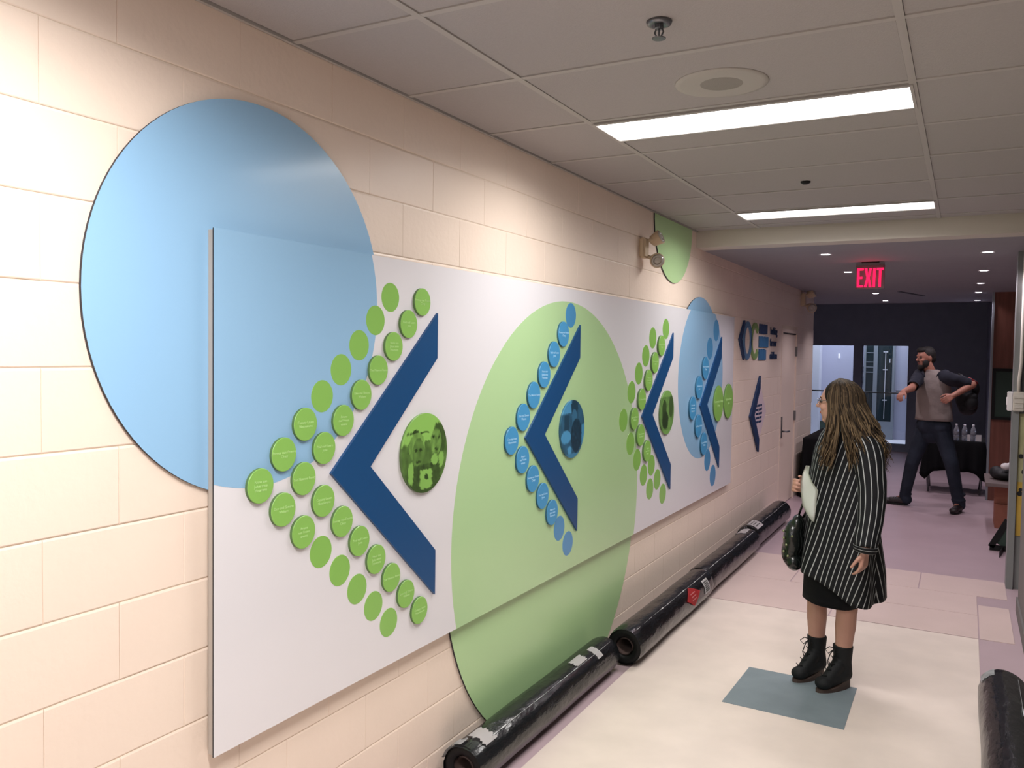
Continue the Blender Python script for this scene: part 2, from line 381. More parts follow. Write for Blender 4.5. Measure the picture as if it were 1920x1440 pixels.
# right side
props(bx('wall_right', M_right, (RX, RX + 0.15, -4, 6.9, 0, 2.8)), 'grey painted right wall along the near corridor', kind='structure')
bx_base = props(bx('baseboard_right', M_right, (RX - 0.012, RX, -4, 6.9, 0, 0.1)), 'low base strip along the right wall', kind='structure')
column = bx('wall_column', M_grey, (2.2, 2.62, 7.55, 7.72, 0, LOW)); props(column, 'grey painted column at the right edge of the corridor', kind='structure')
bx('column_reveal', M_grey, (2.2, 2.245, 7.52, 7.55, 0, LOW), column)
props(bx('wall_far_right', M_right, (4.2, 4.35, 6.6, 12.3, 0, 2.8)), 'dark side wall of the lobby alcove', kind='structure')
props(bx('wall_right', M_slate, (2.2, 2.3, 12.16, 17.4, 0, 2.8)), 'plain wall edge running back beside the black table', kind='structure')
bw = bx('wall_brown', M_brown, (2.165, 6.0, 12.1, 12.2, 0, LOW)); props(bw, 'red-brown wood panelled wall facing down the corridor', kind='structure')
bx('edge_trim', M_alu, (2.14, 2.165, 12.09, 12.2, 0, LOW), bw)
# back wall with two glazed openings
YB = 17.3; zs, zt = 0.12, 2.01
def back():
    b = bmesh.new()
    for x0, x1, z0, z1 in ((-3.2, 2.3, zt, 2.95), (-3.2, -0.85, 0, zt), (-0.03, 0.113, 0, zt), (0.928, 2.3, 0, zt), (-0.85, -0.03, 0, zs), (0.113, 0.928, 0, zs)): box(b, x0, x1, YB, YB + 0.15, z0, z1)
    return b
props(mesh_obj('wall_back', back(), M_slate), 'dark slate back wall with two glazed openings', kind='structure')
for i, (x0, x1) in enumerate(((-0.85, -0.03), (0.113, 0.928))):
    wd = empty('window_%d' % (i + 1), ((x0 + x1) / 2, YB + 0.1, zs), kind='structure'); h = (x1 - x0) / 2
    wd['label'] = ['glazed opening looking onto a pale lilac atrium wall', 'glazed opening looking onto aluminium doors in the atrium'][i]
    for q in ((-h, -h + .015, 0, zt - zs), (h - .015, h, 0, zt - zs), (-h, h, 0, .02), (-h, h, zt - zs - .015, zt - zs)): bx('window_frame', M_slate, (q[0], q[1], -0.03, 0.03, q[2], q[3]), wd)
    bx('pane', M_glass, (-h + .015, h - .015, -0.004, 0.004, .02, zt - zs - .015), wd)
props(bx('wall_far_left', M_slate, (-3.3, -3.15, 12.0, 17.4, 0, 2.9)), 'side wall of the far lobby', kind='structure')
props(bx('wall_lobby', M_wall, (-3.2, -0.2, 12.0, 12.2, 0, 2.9)), 'return of the block wall into the far lobby', kind='structure')
props(bx('wall_near', M_wall, (-0.2, RX + 0.2, -4.1, -3.95, 0, 2.9)), 'plain wall closing the corridor behind the viewer', kind='structure')
# atrium beyond the glass
YA = 19.5
props(bx('wall_atrium', M_atr2, (-3.2, 6.0, YA + 0.1, YA + 0.2, -0.2, 3.6)), 'pale lilac atrium wall seen through the glass', kind='structure')
props(bx('wall_atrium', M_atr, (-1.25, -0.94, YA - 0.25, YA + 0.1, 0, 3.6)), 'white atrium pillar at the edge of the glass', kind='structure')
props(bx('floor', M_atr, (-3.2, 6.0, 17.46, YA + 0.1, 0.0, 0.02)), 'pale atrium floor beyond the glass', kind='structure')
props(bx('baseboard_atrium', M_dgreen, (-0.94, -0.05, YA + 0.06, YA + 0.1, 0.02, 0.34)), 'dark green base strip of the atrium wall', kind='structure')
rl = empty('handrail', (0, 17.95, 0), 'thin dark handrail crossing both glazed openings', 'railing')
b = bmesh.new(); tube(b, [(-1.6, 0, 1.08), (1.4, 0, 1.075)], 0.013, 8); mesh_obj('rail', b, M_black, rl, True)
for x in (-1.2, 0.19, 1.05):
    b = bmesh.new(); tube(b, [(x, 0, 0.02), (x, 0, 1.07)], 0.011, 8); mesh_obj('post', b, M_black, rl, True)
d2 = empty('door_2', (0, YA, 0), 'aluminium framed glass doors in the lit atrium', kind='structure')
for x0, x1 in ((-0.06, -0.02), (0.13, 0.21), (0.50, 0.55), (0.80, 0.84)): bx('door_frame', M_alu, (x0, x1, -0.05, 0.05, 0.02, 2.3), d2)
for x0, x1 in ((-0.02, 0.13), (0.21, 0.50)):
    bx('door_glass', M_darkglass, (x0, x1, -0.01, 0.01, 0.40, 2.2), d2); bx('door_rail', M_alu, (x0, x1, -0.045, 0.045, 0.02, 0.40), d2); bx('door_rail', M_alu, (x0, x1, -0.04, 0.04, 2.2, 2.3), d2)
for z in (1.86, 1.66, 1.55, 1.44): bx('glazing_bar', M_alu, (-0.02, 0.13, -0.02, -0.01, z, z + 0.018), d2)
bx('door_pull', M_atr, (0.36, 0.37, -0.06, -0.045, 0.46, 1.9), d2)
for z in (1.88, 1.5, 0.85): bx('pull_bracket', M_atr, (0.32, 0.41, -0.06, -0.045, z, z + 0.018), d2)
bx('door_reflection_plate', M_atr, (0.44, 0.455, -0.03, -0.012, 1.66, 1.74), d2)  # pale plate painted in as a reflection on the dark door glass
bx('push_bar', M_chrome, (0.58, 0.80, -0.05, -0.03, 1.05, 1.08), d2)
for i, (z, hh) in enumerate(((1.53, .04), (1.45, .04), (1.2, .14))): props(bx('wall_switch', M_black, (-0.115, -0.08, YA + 0.08, YA + 0.1, z, z + hh)), ['topmost small dark switch on the atrium wall', 'middle small dark switch on the atrium wall', 'tall dark plate low on the atrium wall'][i], 'switch')
props(bx('wall_sconce', emit_mat('slot_light', (0.9, 0.93, 1.0), 1.6), (-0.593, -0.577, YA + 0.07, YA + 0.1, 1.74, 1.84)), 'small bright slot light on the lilac atrium wall', 'light')
al = bpy.data.lights.new('atrium_light', 'AREA'); al.shape = 'RECTANGLE'; al.size = 3.2; al.size_y = 1.6; al.energy = ATRIUM_W; al.color = (0.92, 0.94, 1.0)
ao = bpy.data.objects.new('atrium_light', al); ao.location = (0.2, 18.5, 3.3); link(ao)

# ------------------------------------------------------------------ lights in the ceiling
for (k, li) in LAMPROWS.items():
    y0 = 1.985 + 0.61 * k + 0.05; y1 = y0 + 0.275
    t = empty('ceiling_light', (1.078, (y0 + y1) / 2, CEIL), ['long recessed fluorescent light beside the round speaker', 'long recessed fluorescent light nearest the dropped header', 'long recessed fluorescent light just above the viewer', 'long recessed fluorescent light behind the viewer'][li], 'light', 'recessed fluorescent lights')
    h = (y1 - y0) / 2
    fb = bmesh.new()
    for q in ((-0.602, 0.602, -h - 0.022, -h), (-0.602, 0.602, h, h + 0.022), (-0.602, -0.592, -h, h), (0.592, 0.602, -h, h)): box(fb, *q, -0.004, 0.03)
    mesh_obj('light_frame', fb, M_tee, t)
    bx('diffuser', M_lamps[li], (-0.592, 0.592, -h, h, 0.0, 0.012), t, 0.002)
    la = bpy.data.lights.new('troffer_lamp', 'AREA'); la.shape = 'RECTANGLE'; la.size = 1.16; la.size_y = 2 * h - 0.02; la.energy = LAMP[li][0]; la.spread = SPREAD; la.color = (1.0, 0.965, 0.94)
    lo = bpy.data.objects.new('troffer_lamp', la); lo.location = (0, 0, -0.006); link(lo, t)
    bx('housing', M_tee, (-0.6, 0.6, -h - 0.02, h + 0.02, 0.015, 0.05), t)
dls = [(-1.4, 13.2), (-1.4, 15.6), (0.84, 7.22), (0.825, 8.82), (0.81, 10.35), (0.804, 11.93), (0.791, 13.57), (1.994, 7.5), (1.994, 9.07), (1.988, 10.61), (1.984, 12.08), (1.99, 13.76)]  # first two are unseen, added over the side lobby to brighten the back wall
dln = ['nearer one over the side lobby', 'farther one over the side lobby', 'nearest the header in the left row', 'second from the header in the left row', 'third from the header in the left row', 'fourth from the header in the left row', 'last and farthest in the left row', 'nearest the header in the right row', 'second from the header in the right row', 'third from the header in the right row', 'fourth from the header in the right row', 'last and farthest in the right row']
ring = bmesh.new(); lathe(ring, [(0.033, 0.001), (0.050, -0.003), (0.054, 0.0), (0.05, 0.004)], n=24)
rme = bpy.data.meshes.new('trim_ring'); bmesh.ops.recalc_face_normals(ring, faces=ring.faces); ring.to_mesh(rme); ring.free(); rme.materials.append(M_caprim)
len_ = bmesh.new(); lathe(len_, [(0.001, -0.003), (0.034, -0.0025), (0.034, 0.002)], n=24); lme = bpy.data.meshes.new('lens'); bmesh.ops.recalc_face_normals(len_, faces=len_.faces); len_.to_mesh(lme); len_.free(); lme.materials.append(M_spot)
for (x, y), nm in zip(dls, dln):
    t = empty('downlight', (x, y, LOW if y < 14.2 else 2.79), 'small round recessed downlight, ' + nm, 'light', 'recessed downlights')
    put('trim_ring', rme, (0, 0, 0), t); put('lens', lme, (0, 0, 0), t)
    sl = bpy.data.lights.new('downlight_lamp', 'SPOT'); sl.energy = DOWNLIGHT_W; sl.spot_size = radians(125); sl.spot_blend = 0.6; sl.shadow_soft_size = 0.05; sl.color = (1.0, 0.88, 0.97)
    so = bpy.data.objects.new('downlight_lamp', sl); so.location = (0, 0, -0.02); link(so, t)
# speaker, sprinkler, detector
sp = empty('ceiling_speaker', (1.09, 2.945, CEIL + 0.003), 'round ceiling speaker grille before the nearest fluorescent light', 'speaker')
b = bmesh.new(); lathe(b, [(0.09, -0.004), (0.14, -0.006), (0.158, -0.004), (0.16, 0.0), (0.155, 0.004), (0.09, 0.004)], n=48); mesh_obj('speaker_rim', b, M_speaker, sp, True)
b = bmesh.new(); lathe(b, [(0.001, -0.0055), (0.06, -0.0055), (0.082, -0.003), (0.09, -0.002), (0.09, 0.003)], n=40); mesh_obj('speaker_mesh', b, M_speaker2, sp, True)
sk = empty('fire_sprinkler', (1.07, 2.33, CEIL + 0.003), 'metal pendent fire sprinkler head with a round escutcheon', 'sprinkler')
b = bmesh.new(); lathe(b, [(0.012, -0.001), (0.02, -0.012), (0.034, -0.008), (0.037, 0.0), (0.03, 0.003)], n=28); mesh_obj('escutcheon', b, M_metal, sk, True)
b = bmesh.new(); lathe(b, [(0.012, 0.0), (0.013, -0.018), (0.008, -0.022)], n=12)
for s in (-1, 1): tube(b, [(s * 0.008, 0, -0.018), (s * 0.013, 0, -0.03), (s * 0.004, 0, -0.046)], 0.0026, 6)
tube(b, [(0, 0, -0.02), (0, 0, -0.046)], 0.003, 8); mesh_obj('sprinkler_body', b, M_metal, sk)
b = bmesh.new(); lathe(b, [(0.001, -0.049), (0.019, -0.0485), (0.02, -0.046), (0.001, -0.0445)], n=16); mesh_obj('deflector', b, M_metal, sk)
b = bmesh.new(); lathe(b, [(0.001, -0.012), (0.016, -0.011), (0.026, -0.004), (0.027, 0.003)], n=20); o = mesh_obj('smoke_sensor', b, M_black, None, True, (1.07, 4.81, CEIL + 0.002)); props(o, 'tiny dark round sensor on the ceiling between the fluorescent lights', 'sensor')
# exit sign
ex = empty('exit_sign', (1.112, 7.93, LOW), 'red glowing EXIT sign hanging from the plaster ceiling', 'sign')
bx('canopy', M_black, (-0.07, 0.07, -0.02, 0.02, -0.008, 0.0), ex); bx('canopy', M_metal, (-0.115, 0.115, -0.016, 0.016, -0.03, -0.012), ex)
bx('sign_plate', mat('clear_acrylic_dark', (112, 100, 108), 0.15, 0.5), (-0.118, 0.118, -0.004, 0.004, -0.235, -0.03), ex, 0.001)
def letter_strokes(ch, w, h, s):
    if ch == 'E': return [[(0, 0), (w, 0), (w, s), (s, s), (s, h / 2 - s / 2), (w * .85, h / 2 - s / 2), (w * .85, h / 2 + s / 2), (s, h / 2 + s / 2), (s, h - s), (w, h - s), (w, h), (0, h)]]
    if ch == 'I': return [[(w / 2 - s / 2, 0), (w / 2 + s / 2, 0), (w / 2 + s / 2, h), (w / 2 - s / 2, h)]]
    if ch == 'T': return [[(w / 2 - s / 2, 0), (w / 2 + s / 2, 0), (w / 2 + s / 2, h - s), (w, h - s), (w, h), (0, h), (0, h - s), (w / 2 - s / 2, h - s)]]
    m = w / 2; q = s * 0.62
    return [[(0, 0), (2 * q, 0), (m, h / 2 - q * 1.3), (w - 2 * q, 0), (w, 0), (m + q, h / 2), (w, h), (w - 2 * q, h), (m, h / 2 + q * 1.3), (2 * q, h), (0, h), (m - q, h / 2)]]
x = -0.105
for ch, wd_ in (('E', 0.052), ('X', 0.062), ('I', 0.024), ('T', 0.056)):
    b = bmesh.new()
    for poly in letter_strokes(ch, wd_, 0.165, 0.0185):
        a = [b.verts.new((x + px, -0.012, -0.22 + pz)) for px, pz in poly]; c = [b.verts.new((x + px, -0.004, -0.22 + pz)) for px, pz in poly]
        b.faces.new(a); b.faces.new(c[::-1])
        for k in range(len(a)): b.faces.new((a[k], a[(k + 1) % len(a)], c[(k + 1) % len(a)], c[k]))
    mesh_obj('lettering', b, M_exit, ex); x += wd_ + 0.0065
er = bpy.data.lights.new('exit_glow', 'POINT'); er.energy = 0.35; er.color = (1, 0.05, 0.12); er.shadow_soft_size = 0.08
eo = bpy.data.objects.new('exit_glow', er); eo.location = (0, -0.05, -0.13); link(eo, ex)

# ------------------------------------------------------------------ big wall discs
def wall_disc(name, poly, m, label):
    b = bmesh.new(); plate(b, poly, 0.001, 0.009, 0, 1); o = mesh_obj(name, b, [M_edge, m]); return props(o, label, 'wall disc')
CB = (1.845, 1.939, 0.577); CG = (4.0, 0.953, 1.13); CS = (6.56, 1.595, 0.65)
wall_disc('blue_wall_disc', circle(*CB), M_lblue, 'large pale blue disc on the block wall behind the board corner')
wall_disc('green_wall_disc', clip(circle(*CG), 1, 0.004, False), M_lgreen, 'large pale green disc reaching down to the floor below the board')
wall_disc('blue_wall_disc', circle(*CS, n=72), M_lblue, 'smaller pale blue disc rising above the far end of the board')
wall_disc('green_wall_disc', clip(circle(5.842, 2.738, 0.436, 72), 1, CEIL - 0.006, True), M_lgreen, 'pale green half disc hanging from the ceiling line')

# ------------------------------------------------------------------ display board
PY0, PY1, PZ0, PZ1 = 1.645, 7.55, 0.635, 2.128; PX = 0.036
pn = empty('display_board', (0, 0, 0), 'long white display board with coloured circles, navy chevrons and name discs', 'display board')
b = bmesh.new(); box(b, 0.010, 0.031, PY0 + 0.004, PY1 - 0.004, PZ0 + 0.004, PZ1 - 0.004); mesh_obj('mounting_frame', b, M_strip, pn)
b = bmesh.new(); plate(b, [(PY0, PZ0), (PY1, PZ0), (PY1, PZ1), (PY0, PZ1)], 0.031, PX, 0, 1); mesh_obj('board_sheet', b, [M_edge, M_white], pn)
def printed(poly, m):
    for ax, v, less in ((0, PY0, False), (0, PY1, True), (1, PZ0, False), (1, PZ1, True)): poly = clip(poly, ax, v, less)
    b = bmesh.new(); plate(b, poly, PX - 0.0005, PX + 0.0004); return mesh_obj('printed_circle', b, m, pn)
printed(circle(1.82, 1.94, 0.555), M_lblue_p)['label'] = 'pale blue printed quarter at the near end of the board'
printed(circle(3.985, 0.955, 1.105), M_lgreen_p)['label'] = 'pale green printed arch in the middle of the board'
printed(circle(6.545, 1.6, 0.632), M_lblue_p)['label'] = 'pale blue printed circle at the far end of the board'
c1R = [(2.643, 1.98), (2.555, 1.893), (2.464, 1.809), (2.375, 1.724), (2.282, 1.64), (2.003, 1.558), (2.187, 1.558), (1.909, 1.472), (2.093, 1.474), (1.812, 1.388), (1.998, 1.386), (1.907, 1.302), (2.091, 1.301), (1.997, 1.216), (2.185, 1.217), (2.277, 1.133), (2.371, 1.049), (2.462, 0.962), (2.554, 0.878), (2.644, 0.791)]
c1F = [(2.452, 1.986), (2.366, 1.9), (2.277, 1.811), (2.183, 1.728), (2.09, 1.643), (2.088, 1.133), (2.183, 1.05), (2.275, 0.964), (2.367, 0.88), (2.458, 0.795)]
c2R = [(3.918, 1.889), (3.811, 1.785), (3.702, 1.684), (3.592, 1.587), (3.486, 1.486), (3.374, 1.385), (3.485, 1.285), (3.595, 1.181), (3.705, 1.081), (3.816, 0.98)]
c2F = [(4.021, 1.99), (3.921, 0.879), (4.03, 0.778)]
c3R = [(5.494, 1.848), (5.366, 1.734), (5.244, 1.619), (5.122, 1.499), (4.992, 1.382), (5.113, 1.268), (5.242, 1.154)]
c3F = [(5.609, 1.966), (5.337, 1.898), (5.207, 1.779), (5.081, 1.666), (4.955, 1.551), (4.821, 1.384), (4.952, 1.227), (5.08, 1.112), (5.362, 1.045), (5.21, 0.997), (5.489, 0.933), (5.34, 0.888), (5.615, 0.816)]
c4R = [(6.602, 1.683), (6.433, 1.534), (6.267, 1.38), (6.436, 1.231), (6.602, 1.077)]
c4F = [(6.936, 1.993), (6.751, 1.841), (6.755, 0.928), (6.933, 0.779)]
c5 = [(7.029, 1.379), (7.368, 1.384)]
def disc_mesh(name, r, th, ms, n=40):
    b = bmesh.new(); e = min(0.0015, th * 0.4)
    R = loft(b, [[(h, q * cos(2 * pi * k / n), q * sin(2 * pi * k / n)) for k in range(n)] for q, h in ((r, 0.0), (r, th - e), (r - e, th))])
    for f in b.faces: f.material_index = 1 if f.calc_center_median().x > th - e * 0.6 else 0
    me = bpy.data.meshes.new(name); bmesh.ops.recalc_face_normals(b, faces=b.faces); b.to_mesh(me); b.free()
    for m in ms: me.materials.append(m)
    return me
LINES = ["Fnnnuy nuo Fnuunu\nClnuy", "Poul nud Luuro\nJonu", "Nnnu auo\nJuluu anuu\nHnumuna", "Tno Nuanou Runuy", "Dnv ond Shnunu\nWulunn", "Cununy Lnuun\nNuuoununu", "Anuno\nnud Fnuuo\nunuou"]
def add_discs(L, r, th, ms, tm, tsize, flat=False):
    me = disc_mesh('disc', r, th, ms)
    for i, (y, z) in enumerate(L):
        o = put('printed_disc' if flat else 'name_disc', me, (PX, y, z), pn)
        if tm and not flat:
            wall_text('lettering', text_mesh(LINES[i % len(LINES)], tsize, tm, 0.0003), (th + 0.0003, 0, 0), o)
D1, D2, D3, D4 = 0.0525, 0.065, 0.0705, 0.0895
add_discs(c1R, D1, 0.011, [M_ggreen, M_green], M_gtext, 0.0125)
add_discs(c1F, D1, 0.0009, [M_greenp, M_greenp], None, 0, True)
M_bedge = mat('blue_edge', (44, 96, 124), 0.6)
add_discs(c2R, D2, 0.011, [M_bedge, M_mblue], M_btext, 0.0155)
add_discs(c2F, D2, 0.0012, [M_mbluep, M_mbluep], None, 0, True)
add_discs(c3R, D3, 0.014, [M_ggreen, M_green], M_gtext, 0.017)
add_discs(c3F, D3, 0.0012, [M_greenp, M_greenp], None, 0, True)
add_discs(c4R, D4, 0.014, [M_bedge, M_mblue], M_btext, 0.022)
add_discs(c4F, D4, 0.0012, [M_mbluep, M_mbluep], None, 0, True)
add_discs(c5, 0.152, 0.012, [M_ggreen, M_green], M_gtext, 0.034)
CH = [(0.622, 0.557), (0.622, 0.381), (0.206, 0.0), (0.622, -0.381), (0.622, -0.559), (0.0, 0.0)]
b = bmesh.new(); plate(b, [(y, z) for y, z in CH], 0, 0.010); chm = bpy.data.meshes.new('chevron'); bmesh.ops.recalc_face_normals(b, faces=b.faces); b.to_mesh(chm); b.free(); chm.materials.append(M_navy)
for y in (2.127, 3.510, 5.137, 6.477): put('chevron', chm, (PX, y, 1.386), pn)
# duotone photographs
def blob(u, v, cx, cy, rx, ry): return ((u - cx) / rx) ** 2 + ((v - cy) / ry) ** 2 < 1
def photo1(u, v):
    t = 0.92
    if v < 0.30 + 0.05 * u: t = 0.28 + 0.18 * noise.noise((u * 7, v * 7, 1))
    if blob(u, v, -0.42, 0.62 - 0.12, .14, .12): t = 0.08
    if -1 < u < 0.15 and abs(v - 0.52) < 0.02: t = 0.1
    if blob(u, v, 0.62, 0.32, .34, .42): t = 0.14 + 0.25 * max(0, noise.noise((u * 9, v * 9, 4)))
    if blob(u, v, -0.36, 0.18, .34, .36): t = 0.55 + 0.3 * noise.noise((u * 9, v * 5, 2))
    if blob(u, v, -0.30, 0.02, .25, .38): t = 0.34 + 0.2 * noise.noise((u * 6, v * 6, 5))
    if blob(u, v, 0.48, 0.24, .25, .34): t = 0.48 + 0.25 * noise.noise((u * 7, v * 7, 6))
    for ex_, ey in ((-0.40, 0.10), (-0.2, 0.10), (0.36, 0.38), (0.6, 0.36)):
        if blob(u, v, ex_, ey, .06, .045): t = 0.06
    if blob(u, v, -0.3, -0.2, .12, .035) or blob(u, v, 0.5, 0.06, .1, .03): t = 0.08
    if v < -0.28 and abs(u + 0.05) < 0.72: t = 0.14 + 0.12 * noise.noise((u * 8, v * 8, 9))
    if blob(u, v, -0.62, -0.45, .12, .28) or blob(u, v, 0.42, -0.2, .16, .14) or blob(u, v, 0.72, -0.22, .12, .2): t = 0.8
    if -0.22 < u < 0.30 and -0.9 < v < -0.42: t = 0.85 if v > -0.66 - 0.6 * abs(abs(u - 0.04) - 0.26) + 0.1 else 0.8
    if blob(u, v, 0.06, -0.60, .08, .08): t = 0.1
    return t
def photo2(u, v):
    t = 0.3 + 0.15 * noise.noise((u * 4, v * 4, 3))
    if u < -0.15 and v > 0.55: t = 0.85
    if blob(u, v, -0.55, -0.25, .4, .22): t = 0.9
    if u > 0.75 and v < 0.1: t = 0.75
    if blob(u, v, 0.12, 0.72, .3, .32): t = 0.12
    if blob(u, v, 0.12, 0.42, .22, .26): t = 0.42
    if blob(u, v, 0.3, -0.25, .45, .6): t = 0.1 + 0.08 * noise.noise((u * 8, v * 8, 3))
    if -0.7 < u < -0.3 and 0.0 < v < 0.5: t = 0.15
    if blob(u, v, -0.25, -0.72, .16, .14): t = 0.9
    if v < -0.85: t = 0.6
    return t
def photo3(u, v):
    t = 0.55 + 0.3 * noise.noise((u * 5, v * 5, 7))
    if v > 0.7: t = 0.85
    if blob(u, v, -0.4, 0.1, .3, .5): t = 0.15
    if blob(u, v, 0.55, 0.25, .32, .5): t = 0.2
    if blob(u, v, -0.25, -0.35, .45, .4): t = 0.08
    if blob(u, v, 0.35, -0.5, .2, .25): t = 0.7
    if blob(u, v, 0.15, 0.1, .15, .25): t = 0.6
    if v < -0.8: t = 0.75
    return t
def photo(y, z, fn, ca, cb, label):
    ca, cb = lin(ca), lin(cb); b = bmesh.new(); n, m = 72, 30; r = 0.154; th = 0.011
    cen = b.verts.new((th, 0, 0)); rings = []
    for i in range(1, m + 1):
        rings.append([b.verts.new((th, r * i / m * cos(2 * pi * k / n), r * i / m * sin(2 * pi * k / n))) for k in range(n)])
    for k in range(n): b.faces.new((cen, rings[0][k], rings[0][(k + 1) % n]))
    for A, B in zip(rings, rings[1:]):
        for k in range(n): b.faces.new((A[k], B[k], B[(k + 1) % n], A[(k + 1) % n]))
    side = [b.verts.new((0, v.co.y, v.co.z)) for v in rings[-1]]
    for k in range(n): b.faces.new((rings[-1][k], side[k], side[(k + 1) % n], rings[-1][(k + 1) % n]))
    o = mesh_obj('photo_disc', b, M_photo, pn, False, (PX, y, z)); me = o.data
    ca_ = me.color_attributes.new('print', 'FLOAT_COLOR', 'POINT')
    for i, v in enumerate(me.vertices):
        t = min(1, max(0, fn(v.co.y / r, v.co.z / r)))
        if v.co.x < 0.001: t = 0.25
        ca_.data[i].color = (*[ca[q] * (1 - t) + cb[q] * t for q in range(3)], 1)
    o['label'] = label
photo(2.669, 1.400, photo1, (16, 26, 16), (146, 200, 98), 'round green duotone photograph of two people outdoors')
photo(4.049, 1.389, photo2, (12, 24, 32), (84, 158, 204), 'round blue duotone photograph of a bending person')
photo(5.645, 1.385, photo3, (26, 36, 28), (132, 182, 96), 'round green duotone photograph at the third chevron')

# ------------------------------------------------------------------ wall logo and chevron sign
lg = empty('wall_logo', (0, 8.8, 1.93), 'wall logo of navy chevron, two rings, lettered blocks and slogan', 'logo')
b = bmesh.new(); plate(b, [(y - 8.8, z - 1.93) for y, z in ((8.04, 2.121), (8.054, 2.086), (7.936, 1.94), (8.058, 1.776), (8.039, 1.743), (7.845, 1.935))], 0.001, 0.02); mesh_obj('chevron', b, M_navy_dk, lg)
def ringpart(cy, cz, ry, rz, iy, iz, a0, a1, m):
    b = bmesh.new(); n = 48; full = abs(a1 - a0) > 6.2
    pts = []
    for k in range(n + (0 if full else 1)):
        a = a0 + (a1 - a0) * k / n
        pts.append([(x_, cy + q * cos(a), cz + s * sin(a)) for x_, q, s in ((0.001, ry, rz), (0.012, ry, rz), (0.012, iy, iz), (0.001, iy, iz))])
    rr = [[b.verts.new(p) for p in c] for c in pts]
    N = len(rr)
    for i in range(N if full else N - 1):
        A, B = rr[i], rr[(i + 1) % N]
        for k in range(4): b.faces.new((A[k], A[(k + 1) % 4], B[(k + 1) % 4], B[k]))
    if not full: b.faces.new(rr[0]); b.faces.new(rr[-1][::-1])
    return mesh_obj('ring_letter', b, m, lg)
ringpart(8.205 - 8.8, 0.0, 0.178, 0.186, 0.118, 0.133, 0, 2 * pi, M_ring_b)
ringpart(8.53 - 8.8, 0.0, 0.186, 0.186, 0.122, 0.13, radians(38), radians(322), M_ring_g)
def bars(y0, y1, z0, z1, n, m, gap=0.004):
    b = bmesh.new(); w_ = (y1 - y0) / n
    for k in range(n): box(b, 0.001, 0.012, y0 + k * w_ - 8.8, y0 + (k + 1) * w_ - gap - 8.8, z0 - 1.93, z1 - 1.93 - (0.006 if k % 2 else 0))
    return mesh_obj('lettered_block', b, m, lg)
o = bars(8.725, 9.10, 2.012, 2.112, 7, M_navy_dk); o['label'] = 'navy block of bold letters'
o = bars(8.721, 9.166, 1.874, 1.985, 7, M_blk_b); o['label'] = 'widest teal block of bold letters'
o = bars(8.722, 9.061, 1.742, 1.854, 6, M_blk_b); o['label'] = 'narrow teal block of bold letters'
for s, y, z in (('building', 9.285, 2.052), ('for', 9.28, 1.925), ('our', 9.447, 1.925), ('children', 9.277, 1.785)):
    wall_text('slogan', text_mesh(s, 0.118, M_navy_dk, 0.004, 'LEFT'), (0.005, y - 8.8, z - 1.93), lg)
sg = empty('chevron_sign', (0, 8.6, 1.18), 'navy chevron sign with a white pointed board of small print', 'sign')
b = bmesh.new(); plate(b, [(y - 8.6, z - 1.18) for y, z in ((8.782, 1.579), (8.786, 1.454), (8.537, 1.183), (8.786, 0.923), (8.776, 0.792), (8.361, 1.183))], 0.001, 0.022); mesh_obj('chevron', b, M_navy_dk, sg)
b = bmesh.new(); plate(b, [(y - 8.6, z - 1.18) for y, z in ((8.56, 1.18), (8.79, 1.43), (8.82, 1.50), (9.145, 1.19), (8.826, 0.915), (8.79, 0.94))], 0.001, 0.008); mesh_obj('white_board', b, M_signw, sg)
for i, s in enumerate(('nn nouuo nun', 'nunuy ununnd', 'onuuu nuunun', 'nununu nunu', 'uuon nuunnu')):
    wall_text('small_print', text_mesh(s, 0.05, M_navy_dk, 0.002), (0.0085, 8.79 - 8.6, 1.275 - 0.042 * i - 1.18), sg)

# ------------------------------------------------------------------ emergency lights
def emergency(loc, label, s=1.0):
    t = empty('emergency_light', loc, label, 'emergency light', 'twin-head emergency lights')
    b = bmesh.new(); box(b, 0.0, 0.05 * s, -0.05 * s, 0.05 * s, -0.075 * s, 0.075 * s); bmesh.ops.bevel(b, geom=b.edges[:], offset=0.012 * s, segments=2, affect='EDGES'); mesh_obj('backplate', b, M_beige, t)
    for k, (dy, dz, d) in enumerate(((0.075, 0.075, V((0.75, -0.05, 0.35))), (0.07, -0.085, V((0.5, -0.8, -0.25))))):
        b = bmesh.new(); c = V((0.10 * s, dy * s, dz * s)); a = V((0.05 * s, 0.02 * s, dz * 0.75 * s))
        tube(b, [a, (a + c) / 2 + V((0, 0.01, 0)), c], 0.014 * s, 10); ball(b, (a + c) / 2, 0.02 * s, 12, 8)
        arm = mesh_obj('swivel_arm', b, M_beige, t, True)
        d.normalize(); u, v, _ = frame_axes(d)
        b = bmesh.new(); R = []
        for q, h in ((0.02, -0.055), (0.042, -0.04), (0.05, 0.0), (0.054, 0.03), (0.056, 0.034), (0.048, 0.036)):
            R.append([c + d * (h * s) + (u * cos(2 * pi * i / 24) + v * sin(2 * pi * i / 24)) * (q * s) for i in range(24)])
        loft(b, R); hd_ = mesh_obj('lamp_head', b, M_beige, t, True)
        b = bmesh.new(); R = []
        for q, h in ((0.048, 0.036), (0.03, 0.040), (0.028, 0.034), (0.012, 0.044), (0.001, 0.045)):
            R.append([c + d * (h * s) + (u * cos(2 * pi * i / 24) + v * sin(2 * pi * i / 24)) * (q * s) for i in range(24)])
        loft(b, R); mesh_obj('lens', b, M_lens, hd_, True)
    return t
emergency((0.0, 5.17, 2.475), 'beige twin-head emergency light beside the green half disc', 0.86)
emergency((0.0, 11.15, 2.50), 'dim twin-head emergency light high above the far door', 1.1)

